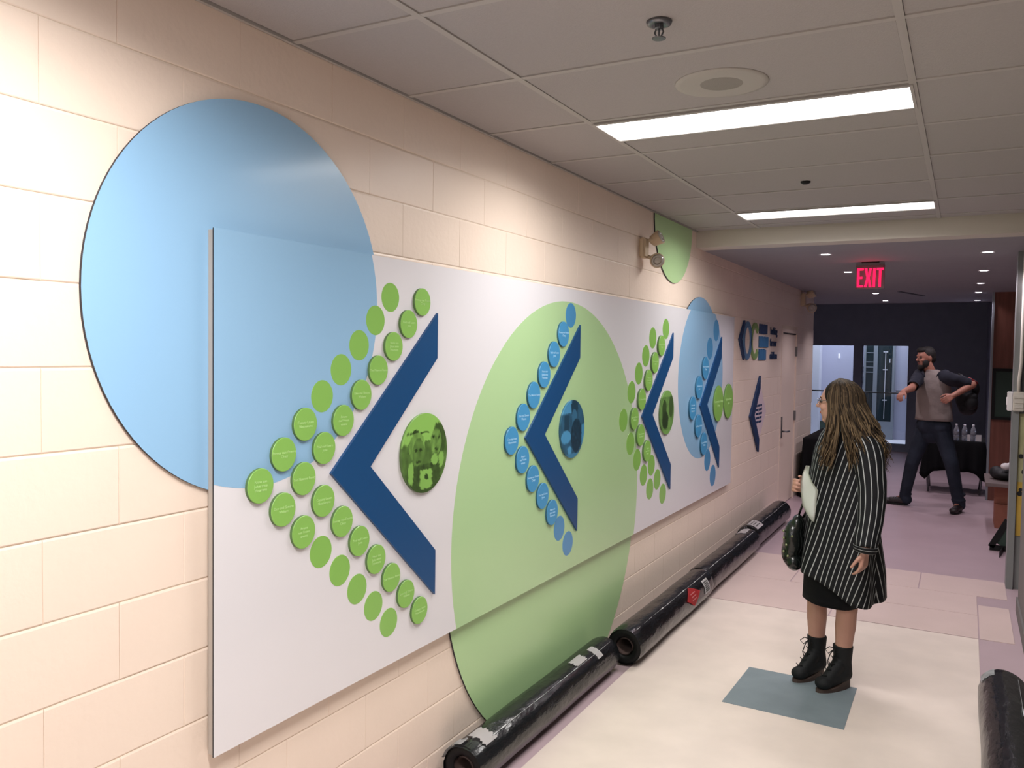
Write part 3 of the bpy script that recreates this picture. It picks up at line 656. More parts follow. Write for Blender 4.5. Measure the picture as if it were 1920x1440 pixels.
# ------------------------------------------------------------------ rolls of wrapped material
def roll(x, y0, y1, r, label, seed, near_open=True, cores=True):
    L = y1 - y0; t = empty('wrapped_roll', (x, y0, 0.004), label, 'roll', 'black plastic wrapped rolls')
    rnd = random.Random(seed); n = 44; prof = []
    m = int(L / 0.045) + 2; R = []
    for i in range(m + 1):
        f = i / m; rr = r
        e = min(f, 1 - f) * L
        if e < 0.02: rr = r * (0.94 + 3 * e)
        ring_ = []
        for k in range(n):
            a = 2 * pi * k / n
            w_ = noise.noise((cos(a) * 1.6 + seed, sin(a) * 1.6, f * L * 1.7)) * 0.0045 + noise.noise((cos(a) * 5 + seed, sin(a) * 5, f * L * 3.0)) * 0.0022
            q = rr + w_
            z = r + q * sin(a); z = max(z, 0.0005)
            ring_.append((q * cos(a), f * L, z))
        R.append(ring_)
    b = bmesh.new(); loft(b, R, True, False, False); mesh_obj('plastic_wrap', b, M_plastic, t, True)
    ci = r * 0.42
    for y, sgn, nm in ((0.0, 1, 'near'), (L, -1, 'far')):
        b = bmesh.new(); lathe(b, [(r * 0.955, y + sgn * 0.012), (r * 0.80, y + sgn * 0.004), (ci + 0.012, y + sgn * 0.012), (ci + 0.004, y + sgn * 0.03)], (0, 0, r), 'y', 40)
        bmesh.ops.delete(b, geom=[f for f in b.faces if len(f.verts) > 4], context='FACES_ONLY'); mesh_obj('roll_end', b, M_rollend, t, True)
    b = bmesh.new(); lathe(b, [(ci + 0.004, 0.012), (ci + 0.004, L - 0.012)], (0, 0, r), 'y', 32)
    bmesh.ops.delete(b, geom=[f for f in b.faces if len(f.verts) > 4], context='FACES_ONLY')
    lathe(b, [(ci, 0.014), (ci, L - 0.014)], (0, 0, r), 'y', 32)
    bmesh.ops.delete(b, geom=[f for f in b.faces if len(f.verts) > 4], context='FACES_ONLY'); mesh_obj('core_tube', b, M_core, t, True)
    # lengthwise seam of the wrap
    b = bmesh.new(); a0 = radians(60); pts = []
    tube(b, [((r + 0.002 + 0.001 * rnd.random()) * cos(a0 + 0.05 * noise.noise((f * 3, seed, 0))), f * L, r + (r + 0.002) * sin(a0 + 0.05 * noise.noise((f * 3, seed, 0)))) for f in [0.03 + 0.94 * i / 40 for i in range(41)]], [0.0006 + 0.0075 * max(0, noise.noise((i * 0.9, seed, 2))) for i in range(41)], 5)
    mesh_obj('wrap_seam', b, M_tape, t, True)
    return t
def patch(t, r, y0, y1, a0, a1, m, name, ragged=0.0, lab=None, lift=0.0045, seed=1):
    b = bmesh.new(); rr = r + lift; NA, NY = 12, 8; rnd = random.Random(seed)
    G = []
    for i in range(NA + 1):
        a = radians(a0 + (a1 - a0) * i / NA); row = []
        for j in range(NY + 1):
            f = j / NY; e = ragged * (noise.noise((i * 0.7, seed, 0)) if j == 0 else (noise.noise((i * 0.7, seed, 5)) if j == NY else 0))
            y = y0 + (y1 - y0) * f + e; row.append(b.verts.new((rr * cos(a), y, r + rr * sin(a))))
        G.append(row)
    for i in range(NA):
        for j in range(NY): b.faces.new((G[i][j], G[i + 1][j], G[i + 1][j + 1], G[i][j + 1]))
    bmesh.ops.solidify(b, geom=b.faces[:], thickness=0.0012)
    o = mesh_obj(name, b, m, t, True)
    if lab: o['label'] = lab
    return o
def ink(t, par, r, y0, y1, a0, a1, rows, lift=0.006):
    b = bmesh.new(); rnd = random.Random(rows)
    for k in range(rows):
        a = radians(a0 + (a1 - a0) * (k + 0.5) / rows); y = y0
        while y < y1:
            l_ = rnd.uniform(0.006, 0.02); da = radians(2.0); rr = r + lift
            q = [b.verts.new((rr * cos(a + s * da), yy, r + rr * sin(a + s * da))) for s, yy in ((-1, y), (1, y), (1, min(y + l_, y1)), (-1, min(y + l_, y1)))]
            b.faces.new(q); y += l_ + 0.006
    bmesh.ops.solidify(b, geom=b.faces[:], thickness=0.0008)
    mesh_obj('small_print', b, M_ink, par)
rA = roll(0.125, 2.84, 4.37, 0.095, 'nearest black wrapped roll on the floor below the green disc', 11)
patch(rA, 0.095, 0.085, 0.175, 50, 105, M_label, 'paper_label', 0.03, 'torn white label near the open end', seed=3)
patch(rA, 0.095, 0.004, 0.06, 95, 170, M_tape, 'tape_patch', 0.03, seed=8)
patch(rA, 0.095, 1.04, 1.17, 62, 92, M_label, 'paper_label', 0.03, 'torn triangular white label', seed=5)
patch(rA, 0.095, 1.255, 1.32, 40, 88, M_label, 'paper_label', 0.012, 'narrow white paper strip', seed=9)
rB = roll(0.200, 4.47, 6.035, 0.107, 'black wrapped roll with a red diamond sticker beside the wall', 23)
b = bmesh.new(); rr_ = 0.107 + 0.005; ac = radians(22); qs = []
def on_roll(r_, y, a, lift=0.005): return V(((r_ + lift) * cos(a), y, r_ + (r_ + lift) * sin(a)))
ctr = (1.36, radians(34)); NN = 10; G = []
for i in range(NN + 1):
    u = i / NN; row = []
    for j in range(NN + 1):
        v_ = j / NN; row.append(b.verts.new(on_roll(0.107, 1.05 + (u - v_) * 0.15, radians(24) + (u + v_ - 1) * 0.62)))
    G.append(row)
for i in range(NN):
    for j in range(NN): b.faces.new((G[i][j], G[i + 1][j], G[i + 1][j + 1], G[i][j + 1]))
bmesh.ops.solidify(b, geom=b.faces[:], thickness=0.001)
st = mesh_obj('red_sticker', b, M_red, rB, True); st['label'] = 'red diamond sticker with pale print'
b = bmesh.new()
for k in range(3):
    a = radians(24) - 0.18 + 0.18 * k; q = [b.verts.new(on_roll(0.107, y, a + s * 0.03, 0.0065)) for s, y in ((-1, 1.0), (1, 1.0), (1, 1.10), (-1, 1.10))]; b.faces.new(q)
bmesh.ops.solidify(b, geom=b.faces[:], thickness=0.0006); mesh_obj('small_print', b, mat('pale_pink_ink', (232, 150, 150), 0.6), st)
lb = patch(rB, 0.107, 1.31, 1.43, -4, 46, M_label, 'paper_label', 0.0, 'white printed label at the far end', seed=2); ink(rB, lb, 0.107, 1.325, 1.415, 2, 40, 6)
rC = roll(0.190, 6.055, 7.68, 0.107, 'black wrapped roll third along the wall from the viewer', 37)
patch(rC, 0.107, 1.36, 1.56, 80, 125, M_label, 'paper_label', 0.04, 'torn white label at its far end', seed=12)
b = bmesh.new()
for k in range(14):
    a = radians(100 + k * 5); tube(b, [on_roll(0.107, 1.57, a, 0.0), on_roll(0.107, 1.595 + 0.02 * random.random(), a, 0.012 + 0.02 * random.random())], [0.014, 0.003], 5)
mesh_obj('torn_wrap', b, M_plastic, rC, True)
rD = roll(0.165, 7.73, 9.28, 0.112, 'farthest black wrapped roll along the wall near the door', 41)
lb = patch(rD, 0.112, 0.02, 0.26, 45, 100, M_label, 'paper_label', 0.01, 'white label with black handwriting', seed=4); ink(rD, lb, 0.112, 0.06, 0.22, 55, 92, 3)
rR = roll(2.095, 1.9, 4.86, 0.112, 'black wrapped roll lying against the right wall', 53)
rR.location.x = 2.09
patch(rR, 0.112, 2.86, 2.945, 112, 150, M_tape, 'tape_patch', 0.02, seed=6)

# floor mat
b = bmesh.new()
mp_ = [(0.834, 4.82), (1.411, 4.809), (1.413, 4.237), (0.819, 4.262)]
lo_ = [b.verts.new((x, y, 0.0036)) for x, y in mp_]; hi_ = [b.verts.new((x, y, 0.0056)) for x, y in mp_]
b.faces.new(hi_[::-1]); b.faces.new(lo_)
for k in range(4): b.faces.new((lo_[k], lo_[(k + 1) % 4], hi_[(k + 1) % 4], hi_[k]))
props(mesh_obj('floor_mat', b, M_mat), 'square grey-blue mat on the floor under the standing woman', 'mat')
# ------------------------------------------------------------------ right edge fittings
cb = empty('junction_box', (2.235, 7.52, 1.465), 'grey electrical box with a pipe running up the column', 'electrical box')
b = bmesh.new(); box(b, -0.035, 0.04, -0.035, 0.0, -0.075, 0.075); bmesh.ops.bevel(b, geom=b.edges[:], offset=0.006, segments=2, affect='EDGES'); mesh_obj('box_body', b, M_header, cb)
for z in (-0.05, -0.012, 0.026): bx('box_rib', M_header, (-0.03, 0.035, -0.041, -0.034, z, z + 0.02), cb)
b = bmesh.new(); tube(b, [(0.0, -0.018, 0.07), (0.0, -0.018, 0.16), (0.012, -0.018, 0.3), (0.012, -0.018, LOW - 1.465)], 0.013, 10); mesh_obj('conduit', b, M_header, cb, True)
sw = empty('light_switch', (2.2, 7.60, 1.462), 'white switch box on the side of the grey column', 'switch')
b = bmesh.new(); box(b, -0.035, 0.0, -0.06, 0.04, -0.073, 0.073); bmesh.ops.bevel(b, geom=b.edges[:], offset=0.004, segments=2, affect='EDGES'); mesh_obj('box_body', b, M_label, sw)
bx('rocker', M_label, (-0.041, -0.034, -0.025, 0.005, -0.03, 0.03), sw, 0.002)
nt_ = empty('wall_notice', (2.36, 7.55, 0.42), 'yellow stained paper notice low on the grey column', 'notice')
bx('lower_sheet', M_yellow, (-0.11, 0.2, -0.008, 0.0, 0.0, 0.42), nt_); bx('upper_sheet', M_pale, (-0.115, 0.2, -0.006, 0.0, 0.42, 0.95), nt_)
b = bmesh.new()
for (x_, z_, r_) in ((-0.09, 0.33, 0.02), (-0.085, 0.36, 0.014), (-0.06, 0.5, 0.025), (-0.09, 0.62, 0.018), (-0.05, 0.7, 0.02)): lathe(b, [(0.001, -0.010), (r_, -0.010), (r_, -0.005)], (x_, 0, z_), 'y', 10)
mesh_obj('printed_blot', b, M_ink, nt_)['kind'] = 'stuff'
# framed board on the brown wall
bd = empty('notice_board', (2.28, 12.1, 1.345), 'dark framed notice board on the brown panelled wall', 'notice board')
for q in ((-0.11, 0.30, -0.32, -0.285), (-0.11, 0.30, 0.285, 0.32), (-0.11, -0.075, -0.285, 0.285), (0.265, 0.30, -0.285, 0.285)): bx('frame', M_black, (q[0], q[1], -0.03, 0.0, q[2], q[3]), bd)
bx('board_face', M_dgreen, (-0.075, 0.265, -0.015, 0.0, -0.285, 0.285), bd)
# things stacked in the alcove
def carton(loc, sx, sy, sz, label, rz=0.0):
    t = empty('cardboard_box', loc, label, 'box', 'cardboard boxes in the alcove'); t.rotation_euler = (0, 0, rz)
    bx('box_body', M_box, (0, sx, 0, sy, 0, sz), t, 0.004); bx('packing_tape', M_tape, (sx * .42, sx * .55, -0.001, sy + 0.001, sz - 0.04, sz + 0.0012), t)
    bx('flap', M_box, (0.002, sx - 0.002, 0.004, sy * .49, sz, sz + 0.004), t); bx('flap', M_box, (0.002, sx - 0.002, sy * .51, sy - 0.004, sz, sz + 0.004), t)
carton((2.19, 10.15, 0.0), 0.5, 0.45, 0.25, 'lower brown cardboard box on the alcove floor')
carton((2.18, 10.2, 0.2555), 0.5, 0.42, 0.20, 'upper brown cardboard box under the grey plank', -0.04)
o = bx('wood_plank', M_wood, (2.09, 2.85, 9.95, 10.75, 0.462, 0.50), bevel=0.004); props(o, 'grey wooden plank lying across the stacked cardboard boxes', 'plank')
o = fleshed('black_bag', [('ell', (2.28, 10.3, 0.565), (0.13, 0.16, 0.064)), ('ell', (2.2, 10.35, 0.57), (0.07, 0.12, 0.068)), ('ell', (2.45, 10.38, 0.6), (0.10, 0.14, 0.098))], M_pack, None, 0.012, 2); props(o, 'black soft bag lying on the grey plank', 'bag')
o = fleshed('white_bundle', [('ell', (2.275, 10.17, 0.66), (0.05, 0.05, 0.035)), ('ell', (2.33, 10.19, 0.67), (0.05, 0.05, 0.035))], M_label, None, 0.008, 2); props(o, 'small white cloth bundle on top of the black bag', 'bundle')
dg_ = empty('folding_stand', (2.2, 8.95, 0.0), 'dark green board in a black folding stand on the floor', 'stand')
def bar(name, a, c, w_, m, par, t_=0.02):
    b = bmesh.new(); a, c = V(a), V(c); d = (c - a).normalized(); u = V((0, 1, 0)).cross(d).normalized() * w_ / 2; n_ = V((0, t_ / 2, 0))
    A = [b.verts.new(a + s * u + q * n_) for s, q in ((-1, -1), (1, -1), (1, 1), (-1, 1))]; B = [b.verts.new(c + s * u + q * n_) for s, q in ((-1, -1), (1, -1), (1, 1), (-1, 1))]
    for k in range(4): b.faces.new((A[k], A[(k + 1) % 4], B[(k + 1) % 4], B[k]))
    b.faces.new(A[::-1]); b.faces.new(B); return mesh_obj(name, b, m, par)
bar('frame_bar', (-0.07, 0, 0.035), (0.06, 0, 0.30), 0.05, M_black, dg_); bar('frame_bar', (-0.08, 0, 0.03), (0.15, 0, 0.03), 0.05, M_black, dg_)
bar('foot_bar', (-0.01, -0.28, 0.02), (0.03, -0.02, 0.02), 0.06, M_black, dg_, 0.03); bar('frame_bar', (0.10, 0, 0.035), (0.23, 0, 0.30), 0.05, M_black, dg_)
bar('board_panel', (0.02, 0.008, 0.05), (0.14, 0.008, 0.29), 0.12, M_dgreen, dg_, 0.012)

# ------------------------------------------------------------------ tables under black cloths
def cloth_table(loc, sx, sy, h, drop, label, cl_label, seed, legs=True):
    t = empty('folding_table', loc, label, 'table')
    bx('table_top', M_wood, (0.01, sx - 0.01, 0.01, sy - 0.01, h - 0.035, h - 0.006), t, 0.004)
    for x in (0.06, sx - 0.06):
        for y in (0.08, sy - 0.08):
            b = bmesh.new(); tube(b, [(x, y, h - 0.04), (x, y, 0.3), (x - 0.035 if x < sx / 2 else x + 0.035, y, 0.16), (x - 0.02 if x < sx / 2 else x + 0.02, y, 0.0)], 0.012, 8); mesh_obj('leg', b, M_metal, t, True)
    b = bmesh.new(); N = 120; R = []; per = []
    P4 = [(0, 0), (sx, 0), (sx, sy), (0, sy)]
    for e in range(4):
        a, c = V((*P4[e], 0)), V((*P4[(e + 1) % 4], 0))
        for k in range(30): per.append((a.lerp(c, k / 30), (c - a).normalized().cross(V((0, 0, 1))), k / 30))
    levels = (0.0, 0.03, 0.15, 0.35, 0.6, 0.85, 1.0)
    top = [b.verts.new((p.x, p.y, h)) for p, n_, f in per]; R.append(top)
    for lv in levels[1:]:
        row = []
        for i, (p, n_, f) in enumerate(per):
            corner = max(0, 1 - min(f, 1 - f) * 7)
            dp = drop + 0.12 * corner + 0.03 * noise.noise((i * 0.13, seed, 0))
            o_ = 0.006 + lv * (0.028 + 0.022 * sin(i * 0.9 + seed) + 0.02 * noise.noise((i * 0.3, seed, 3))) + corner * lv * 0.03
            row.append(b.verts.new((p.x + n_.x * o_, p.y + n_.y * o_, h - lv * dp)))
        R.append(row)
    n = len(per)
    b.faces.new(top)
    for A, B in zip(R, R[1:]):
        for k in range(n): b.faces.new((A[k], A[(k + 1) % n], B[(k + 1) % n], B[k]))
    o = mesh_obj('black_tablecloth', b, M_cloth, None, True, loc); md = o.modifiers.new('s', 'SOLIDIFY'); md.thickness = 0.003; md.offset = 1
    props(o, cl_label, 'tablecloth')
cloth_table((1.44, 12.35, 0.004), 0.68, 0.7, 0.70, 0.40, 'small folding table with bent metal legs by the brown wall', 'black cloth draped short over the table with bottles', 3)
cloth_table((0.09, 11.05, 0.004), 0.52, 1.8, 0.745, 0.70, 'long folding table along the left wall beyond the door', 'black floor-length cloth over the table by the far door', 8)
M_bottle = bpy.data.materials.new('clear_bottle'); M_bottle.use_nodes = True
_b = M_bottle.node_tree.nodes['Principled BSDF']; _b.inputs['Transmission Weight'].default_value = 0.75; _b.inputs['Roughness'].default_value = 0.1; _b.inputs['IOR'].default_value = 1.2; _b.inputs['Base Color'].default_value = (0.7, 0.72, 0.78, 1)
BZ = 0.7085
for i, (x, lab) in enumerate(((1.79, 'clear water bottle on the black table, half hidden by the walking man'), (1.885, 'clear water bottle in the middle of the black table'), (1.985, 'clear water bottle nearest the brown wall on the black table'))):
    t = empty('water_bottle', (x, 12.43, BZ), lab, 'bottle', 'water bottles on the black table')
    b = bmesh.new(); lathe(b, [(0.028, 0.0), (0.032, 0.004), (0.032, 0.05), (0.030, 0.06), (0.032, 0.07), (0.032, 0.135), (0.026, 0.16), (0.014, 0.185), (0.013, 0.195)], n=24); mesh_obj('bottle_body', b, M_bottle, t, True)
    b = bmesh.new(); lathe(b, [(0.0135, 0.192), (0.0145, 0.193), (0.0145, 0.21), (0.012, 0.213)], n=18); mesh_obj('cap', b, M_bottlecap, t, True)
    b = bmesh.new(); lathe(b, [(0.0326, 0.075), (0.033, 0.076), (0.033, 0.115), (0.0326, 0.116)], n=24); mesh_obj('bottle_label', b, mat('dim_bottle_label', (120, 122, 130), 0.5) if i == 0 else bpy.data.materials['dim_bottle_label'], t, True)
for i, (x, lab) in enumerate(((1.935, 'narrow white paper card between the bottles on the table'), (2.045, 'wider white paper card at the table end by the brown wall'))):
    w_ = 0.018 if i == 0 else 0.034
    b = bmesh.new()
    for s in (-1, 1):
        q = [b.verts.new(p) for p in ((-w_, s * 0.02, 0), (w_, s * 0.02, 0), (w_, 0, 0.085), (-w_, 0, 0.085))]; b.faces.new(q)
    bmesh.ops.solidify(b, geom=b.faces[:], thickness=0.0012)
    props(mesh_obj('paper_card', b, M_label, None, False, (x, 12.40 if i == 0 else 12.42, BZ)), lab, 'card', 'paper cards on the black table')

# ------------------------------------------------------------------ people
def hand(wr, d, n, s, sc=1.0, curl=0.35, spread=0.014, pinch=False):
    wr, d, n, s = V(wr), V(d).normalized(), V(n), V(s); n = (n - d * n.dot(d)).normalized(); s = (s - d * s.dot(d) - n * s.dot(n)).normalized()
    P = []; k = sc
    for i in range(4):
        o_ = (1.5 - i) * 0.0185 * k
        P.append(('cap', wr + s * o_ * 0.55, wr + d * 0.078 * k + s * o_, 0.0165 * k, 0.0125 * k))
    for i, (L, off) in enumerate(((0.066, 1.5), (0.074, 0.5), (0.069, -0.5), (0.054, -1.5))):
        p = wr + d * 0.078 * k + s * off * 0.0195 * k; ang = 0.12; c = curl * (1 + 0.12 * i) * (1.5 if pinch else 1)
        r0 = 0.0095 * k
        for j, fr in enumerate((0.45, 0.31, 0.24)):
            ang += c * (0.7 if j == 0 else 1.0); v = d * cos(ang) + n * sin(ang) + s * (off * 0.03)
            q = p + v.normalized() * L * fr * k; P.append(('cap', p, q, r0, r0 * 0.9)); r0 *= 0.9; p = q
    b0 = wr + d * 0.018 * k + s * 0.024 * k
    v = (s * 0.65 + d * 0.7 + n * 0.35).normalized(); b1 = b0 + v * 0.042 * k; v2 = (s * 0.15 + d * 0.85 + n * (0.6 if pinch else 0.4)).normalized(); b2 = b1 + v2 * 0.03 * k; b3 = b2 + (d * 0.85 + n * 0.5).normalized() * 0.022 * k
    P += [('cap', b0, b1, 0.014 * k, 0.011 * k), ('cap', b1, b2, 0.0105 * k, 0.0095 * k), ('cap', b2, b3, 0.0095 * k, 0.008 * k)]
    return P
def head(H, h, sc=1.0, tilt=0.0):
    H, h = V(H), V(h).normalized(); z = V((0, 0, 1)); s = z.cross(h).normalized(); z = h.cross(s)
    rot = Matrix((h, s, z)).transposed()
    A = lambda a, b_, c: H + (h * a + s * b_ + z * c) * sc
    R = lambda *r: tuple(q * sc for q in r)
    P = [('ell', A(-0.008, 0, 0.022), R(0.098, 0.076, 0.098), rot), ('ell', A(0.022, 0, -0.04), R(0.068, 0.060, 0.078), rot), ('ell', A(0.055, 0, -0.088), R(0.03, 0.03, 0.024), rot),
         ('cap', A(0.082, 0, 0.022), A(0.110, 0, -0.016), 0.009 * sc, 0.0115 * sc), ('ell', A(0.098, 0.012, -0.02), R(0.010, 0.007, 0.007), rot), ('ell', A(0.098, -0.012, -0.02), R(0.010, 0.007, 0.007), rot),
         ('ell', A(0.082, 0, 0.032), R(0.012, 0.045, 0.010), rot), ('ell', A(0.056, 0.032, -0.02), R(0.03, 0.026, 0.026), rot), ('ell', A(0.056, -0.032, -0.02), R(0.03, 0.026, 0.026), rot),
         ('ell', A(0.084, 0, -0.046), R(0.011, 0.022, 0.007), rot), ('ell', A(0.081, 0, -0.058), R(0.011, 0.02, 0.008), rot)]
    for q in (1, -1):
        P += [('ell', A(-0.008, q * 0.075, 0.0), R(0.018, 0.008, 0.03), rot)]
    return P, A, rot
def face_bits(t, A, rot, sc):
    for q in (1, -1):
        b = bmesh.new(); ball(b, A(0.077, q * 0.031, 0.010), (0.011 * sc, 0.014 * sc, 0.0085 * sc), 14, 10, rot); mesh_obj('eye', b, M_eye, t, True)
        b = bmesh.new(); tube(b, [A(0.083, q * 0.018, 0.030), A(0.086, q * 0.032, 0.035), A(0.078, q * 0.046, 0.030)], 0.0032 * sc, 6); mesh_obj('eyebrow', b, M_manhair, t, True)
    b = bmesh.new(); ball(b, A(0.089, 0, -0.052), (0.006 * sc, 0.020 * sc, 0.007 * sc), 14, 8, rot); mesh_obj('mouth', b, M_lip, t, True)
def off(prims, o):
    out = []
    for p in prims:
        if p[0] in ('cap', 'cone'): out.append((p[0], V(p[1]) - o, V(p[2]) - o, p[3], p[4]))
        elif p[0] == 'rings': out.append(('rings', [[V(q) - o for q in r] for r in p[1]]))
        else: out.append((p[0], V(p[1]) - o, *p[2:]))
    return out
def lerp_keys(K, z):
    for a, c in zip(K, K[1:]):
        if (a[0] - z) * (c[0] - z) <= 0:
            f = (z - a[0]) / (c[0] - a[0]) if c[0] != a[0] else 0; return [x + (y - x) * f for x, y in zip(a[1:], c[1:])]
    return list(K[-1][1:])
def uv_mesh(name, rows, phase, m, par, base, closed=True, thick=0.003):
    """rows: rings of points; phase(i, j, p) gives the stripe coordinate"""
    n = len(rows[0]); me = bpy.data.meshes.new(name); vs = [tuple(V(p) - base) for r in rows for p in r]; fs = []; ph = []
    for i in range(len(rows) - 1):
        for j in range(n if closed else n - 1):
            j2 = (j + 1) % n; fs.append((i * n + j, i * n + j2, (i + 1) * n + j2, (i + 1) * n + j)); ph.append(((i, j), (i, j + 1), (i + 1, j + 1), (i + 1, j)))
    me.from_pydata(vs, [], fs); uv = me.uv_layers.new(name='UVMap')
    li = 0
    for f, q in zip(fs, ph):
        f0 = q[0][1]
        for (i, j) in q: uv.data[li].uv = (phase(i, j, V(rows[i][j % n]), f0), 0.0); li += 1
    me.materials.append(m); me.polygons.foreach_set('use_smooth', [True] * len(fs)); me.update()
    o = bpy.data.objects.new(name, me); link(o, par)
    if thick: md = o.modifiers.new('s', 'SOLIDIFY'); md.thickness = thick; md.offset = -1
    return o
def path_rings(pts, rs, n=28, wob=0.0, seed=0):
    pts = [V(p) for p in pts]; out = []; u = None
    M_ = 26; L = len(pts) - 1
    for i in range(M_ + 1):
        f = i / M_ * L; k = min(int(f), L - 1); g_ = f - k
        p0, p1, p2, p3 = pts[max(k - 1, 0)], pts[k], pts[k + 1], pts[min(k + 2, L)]
        g2 = g_ * g_; g3 = g2 * g_
        p = (p1 * 2 + (p2 - p0) * g_ + (p0 * 2 - p1 * 5 + p2 * 4 - p3) * g2 + (p1 * 3 - p0 - p2 * 3 + p3) * g3) * 0.5
        d = ((p2 - p0) + (p0 * 2 - p1 * 5 + p2 * 4 - p3) * 2 * g_ + (p1 * 3 - p0 - p2 * 3 + p3) * 3 * g2).normalized()
        r = rs[k] + (rs[k + 1] - rs[k]) * g_
        if u is None: u = frame_axes(d)[0]
        u = (u - d * u.dot(d)).normalized(); v = d.cross(u)
        out.append([p + (u * cos(2 * pi * j / n) + v * sin(2 * pi * j / n)) * (r * (1 + wob * noise.noise((cos(2 * pi * j / n) * 1.3, sin(2 * pi * j / n) * 1.3, i * 0.33 + seed)))) for j in range(n)])
    return out

# ---- standing woman
WB = V((1.27, 4.78, 0.006)); wo = empty('person', WB, 'woman with long wavy hair in a striped coat holding a white paper', 'person')
f_ = V((-0.68, -0.73, 0)); l_ = V((0.73, -0.68, 0)); zz = V((0, 0, 1))
def pw(x, z, y): return V((1.872 + (x - 1.872) * y / 4.7, y, 1.8 + (z - 1.8) * y / 4.7))
HC = V((1.272, 4.80, 1.540)); hd_dir = V((-0.985, 0.17, 0.0))
hp, A_, rot_ = head(HC, hd_dir, 0.98)
hipc = V((1.285, 4.80, 0.80)); rh, lh = hipc - l_ * 0.085, hipc + l_ * 0.085
rk, lk = V((1.185, 4.865, 0.44)), V((1.352, 4.765, 0.44)); ra_, la_ = V((1.190, 4.87, 0.15)), V((1.337, 4.78, 0.15))
rs_, ls_ = V((1.222, 4.875, 1.325)), V((1.435, 4.675, 1.335)); le, lw = V((1.475, 4.59, 1.06)), pw(1.440, 0.775, 4.50); re_, rw = V((1.165, 4.90, 1.06)), pw(1.128, 1.085, 4.72)
lhand = hand(lw, V((-0.10, -0.02, -1)), V((-0.8, 0.3, 0)), V((-0.45, -0.85, 0)), 0.92, 0.32)
rhand = hand(rw, V((-0.62, -0.70, 0.22)), V((0.75, -0.6, 0)), V((0, 0.1, 1)), 0.92, 0.55, pinch=True)
bp = hp + [('cap', HC + V((0.02, 0, -0.07)), V((1.305, 4.80, 1.40)), 0.048, 0.055), ('ell', V((1.305, 4.795, 1.29)), (0.10, 0.10, 0.10)), ('cap', rs_ + V((0.04, -0.03, -0.02)), ls_ + V((-0.04, 0.03, -0.02)), 0.045, 0.045),
           ('ell', V((1.30, 4.795, 1.12)), (0.115, 0.11, 0.2)), ('ell', V((1.285, 4.80, 0.86)), (0.115, 0.11, 0.15)),
           ('cap', rh, rk, 0.065, 0.056), ('cap', lh, lk, 0.065, 0.056), ('cap', rk, rk + (ra_ - rk) * 0.35, 0.053, 0.054), ('cap', lk, lk + (la_ - lk) * 0.35, 0.053, 0.054),
           ('cap', rk + (ra_ - rk) * 0.35, ra_, 0.053, 0.036), ('cap', lk + (la_ - lk) * 0.35, la_, 0.053, 0.036),
           ('cap', ls_, le, 0.046, 0.036), ('cap', le, lw, 0.036, 0.024), ('cap', rs_, re_, 0.046, 0.036), ('cap', re_, rw, 0.036, 0.024),
           ('cap', ra_, ra_ + V((0, 0, -0.07)), 0.036, 0.035), ('cap', la_, la_ + V((0, 0, -0.07)), 0.036, 0.035)] + lhand + rhand
fleshed('body', off(bp, WB), M_skin, wo, 0.0048, 3)
A2 = lambda a, b_, c: A_(a, b_, c) - WB
face_bits(wo, A2, rot_, 0.98)
gl = bmesh.new()
for q in (1, -1):
    tube(gl, [A2(0.100 - 0.006 * abs(cos(a)), q * (0.031 + 0.021 * cos(a)), 0.010 + 0.016 * sin(a)) for a in [2 * pi * k / 20 for k in range(21)]], 0.0016, 6, False)
    tube(gl, [A2(0.094, q * 0.052, 0.014), A2(0.05, q * 0.072, 0.016), A2(-0.01, q * 0.08, 0.012)], 0.0016, 6)
tube(gl, [A2(0.102, 0.010, 0.014), A2(0.106, 0, 0.017), A2(0.102, -0.010, 0.014)], 0.0016, 6); mesh_obj('eyeglasses', gl, M_chrome, wo, True)
# coat
KC = [(1.475, 0.062, 0.062), (1.44, 0.075, 0.07), (1.40, 0.115, 0.082), (1.36, 0.148, 0.10), (1.30, 0.165, 0.118), (1.2, 0.180, 0.134), (1.0, 0.203, 0.156), (0.8, 0.226, 0.182), (0.65, 0.240, 0.205), (0.4, 0.250, 0.215)]
def hem(x):
    pts = [(0.9, 0.66), (1.07, 0.645), (1.18, 0.63), (1.30, 0.575), (1.385, 0.515), (1.44, 0.505), (1.6, 0.525)]
    for (a, za), (c, zc) in zip(pts, pts[1:]):
        if a <= x <= c: return za + (zc - za) * (x - a) / (c - a)
    return 0.6
NT = 96; NR = 44; rows = []
for i in range(NR + 1):
    t = i / NR; row = []
    for j in range(NT):
        th = 2 * pi * j / NT
        cx = 1.305; cy = 4.795
        for _ in range(2):
            xx = cx + (l_.x * sin(th) * 0.235 + f_.x * cos(th) * 0.2)
        zb = hem(xx) ; ztop = 1.472 - 0.02 * cos(th)
        z = ztop + (zb - ztop) * (t ** 0.9)
        a, c = lerp_keys(KC, min(max(z, 0.41), 1.474))
        fold = 1 + 0.075 * max(0, (1.15 - z)) * 1.6 * sin(5 * th + 0.8 + 1.2 * z) + 0.05 * max(0, 1.2 - z) * sin(9 * th + 2.0) + 0.02 * noise.noise((cos(th) * 2, sin(th) * 2, z * 4))
        p = V((cx, cy, z)) + (l_ * sin(th) * a + f_ * cos(th) * c) * fold
        row.append(p)
    rows.append(row)
def coat_phase(i, j, p, f0):
    th = 2 * pi * j / NT; tf = 2 * pi * (f0 + 0.5) / NT
    if tf > pi * 1.12: th -= 2 * pi; tf -= 2 * pi
    d_ = math.degrees(th); df = math.degrees(tf)
    k = lerp_keys([(-200, 0.05), (-40, 0.12), (20, 0.30), (104, 0.62)], min(d_, 104))[0] if df < 106 else -0.28
    return (th * 0.185 - k * (p.z - 1.35)) / 0.041 + 60
uv_mesh('striped_coat', rows, coat_phase, M_coat, wo, WB)
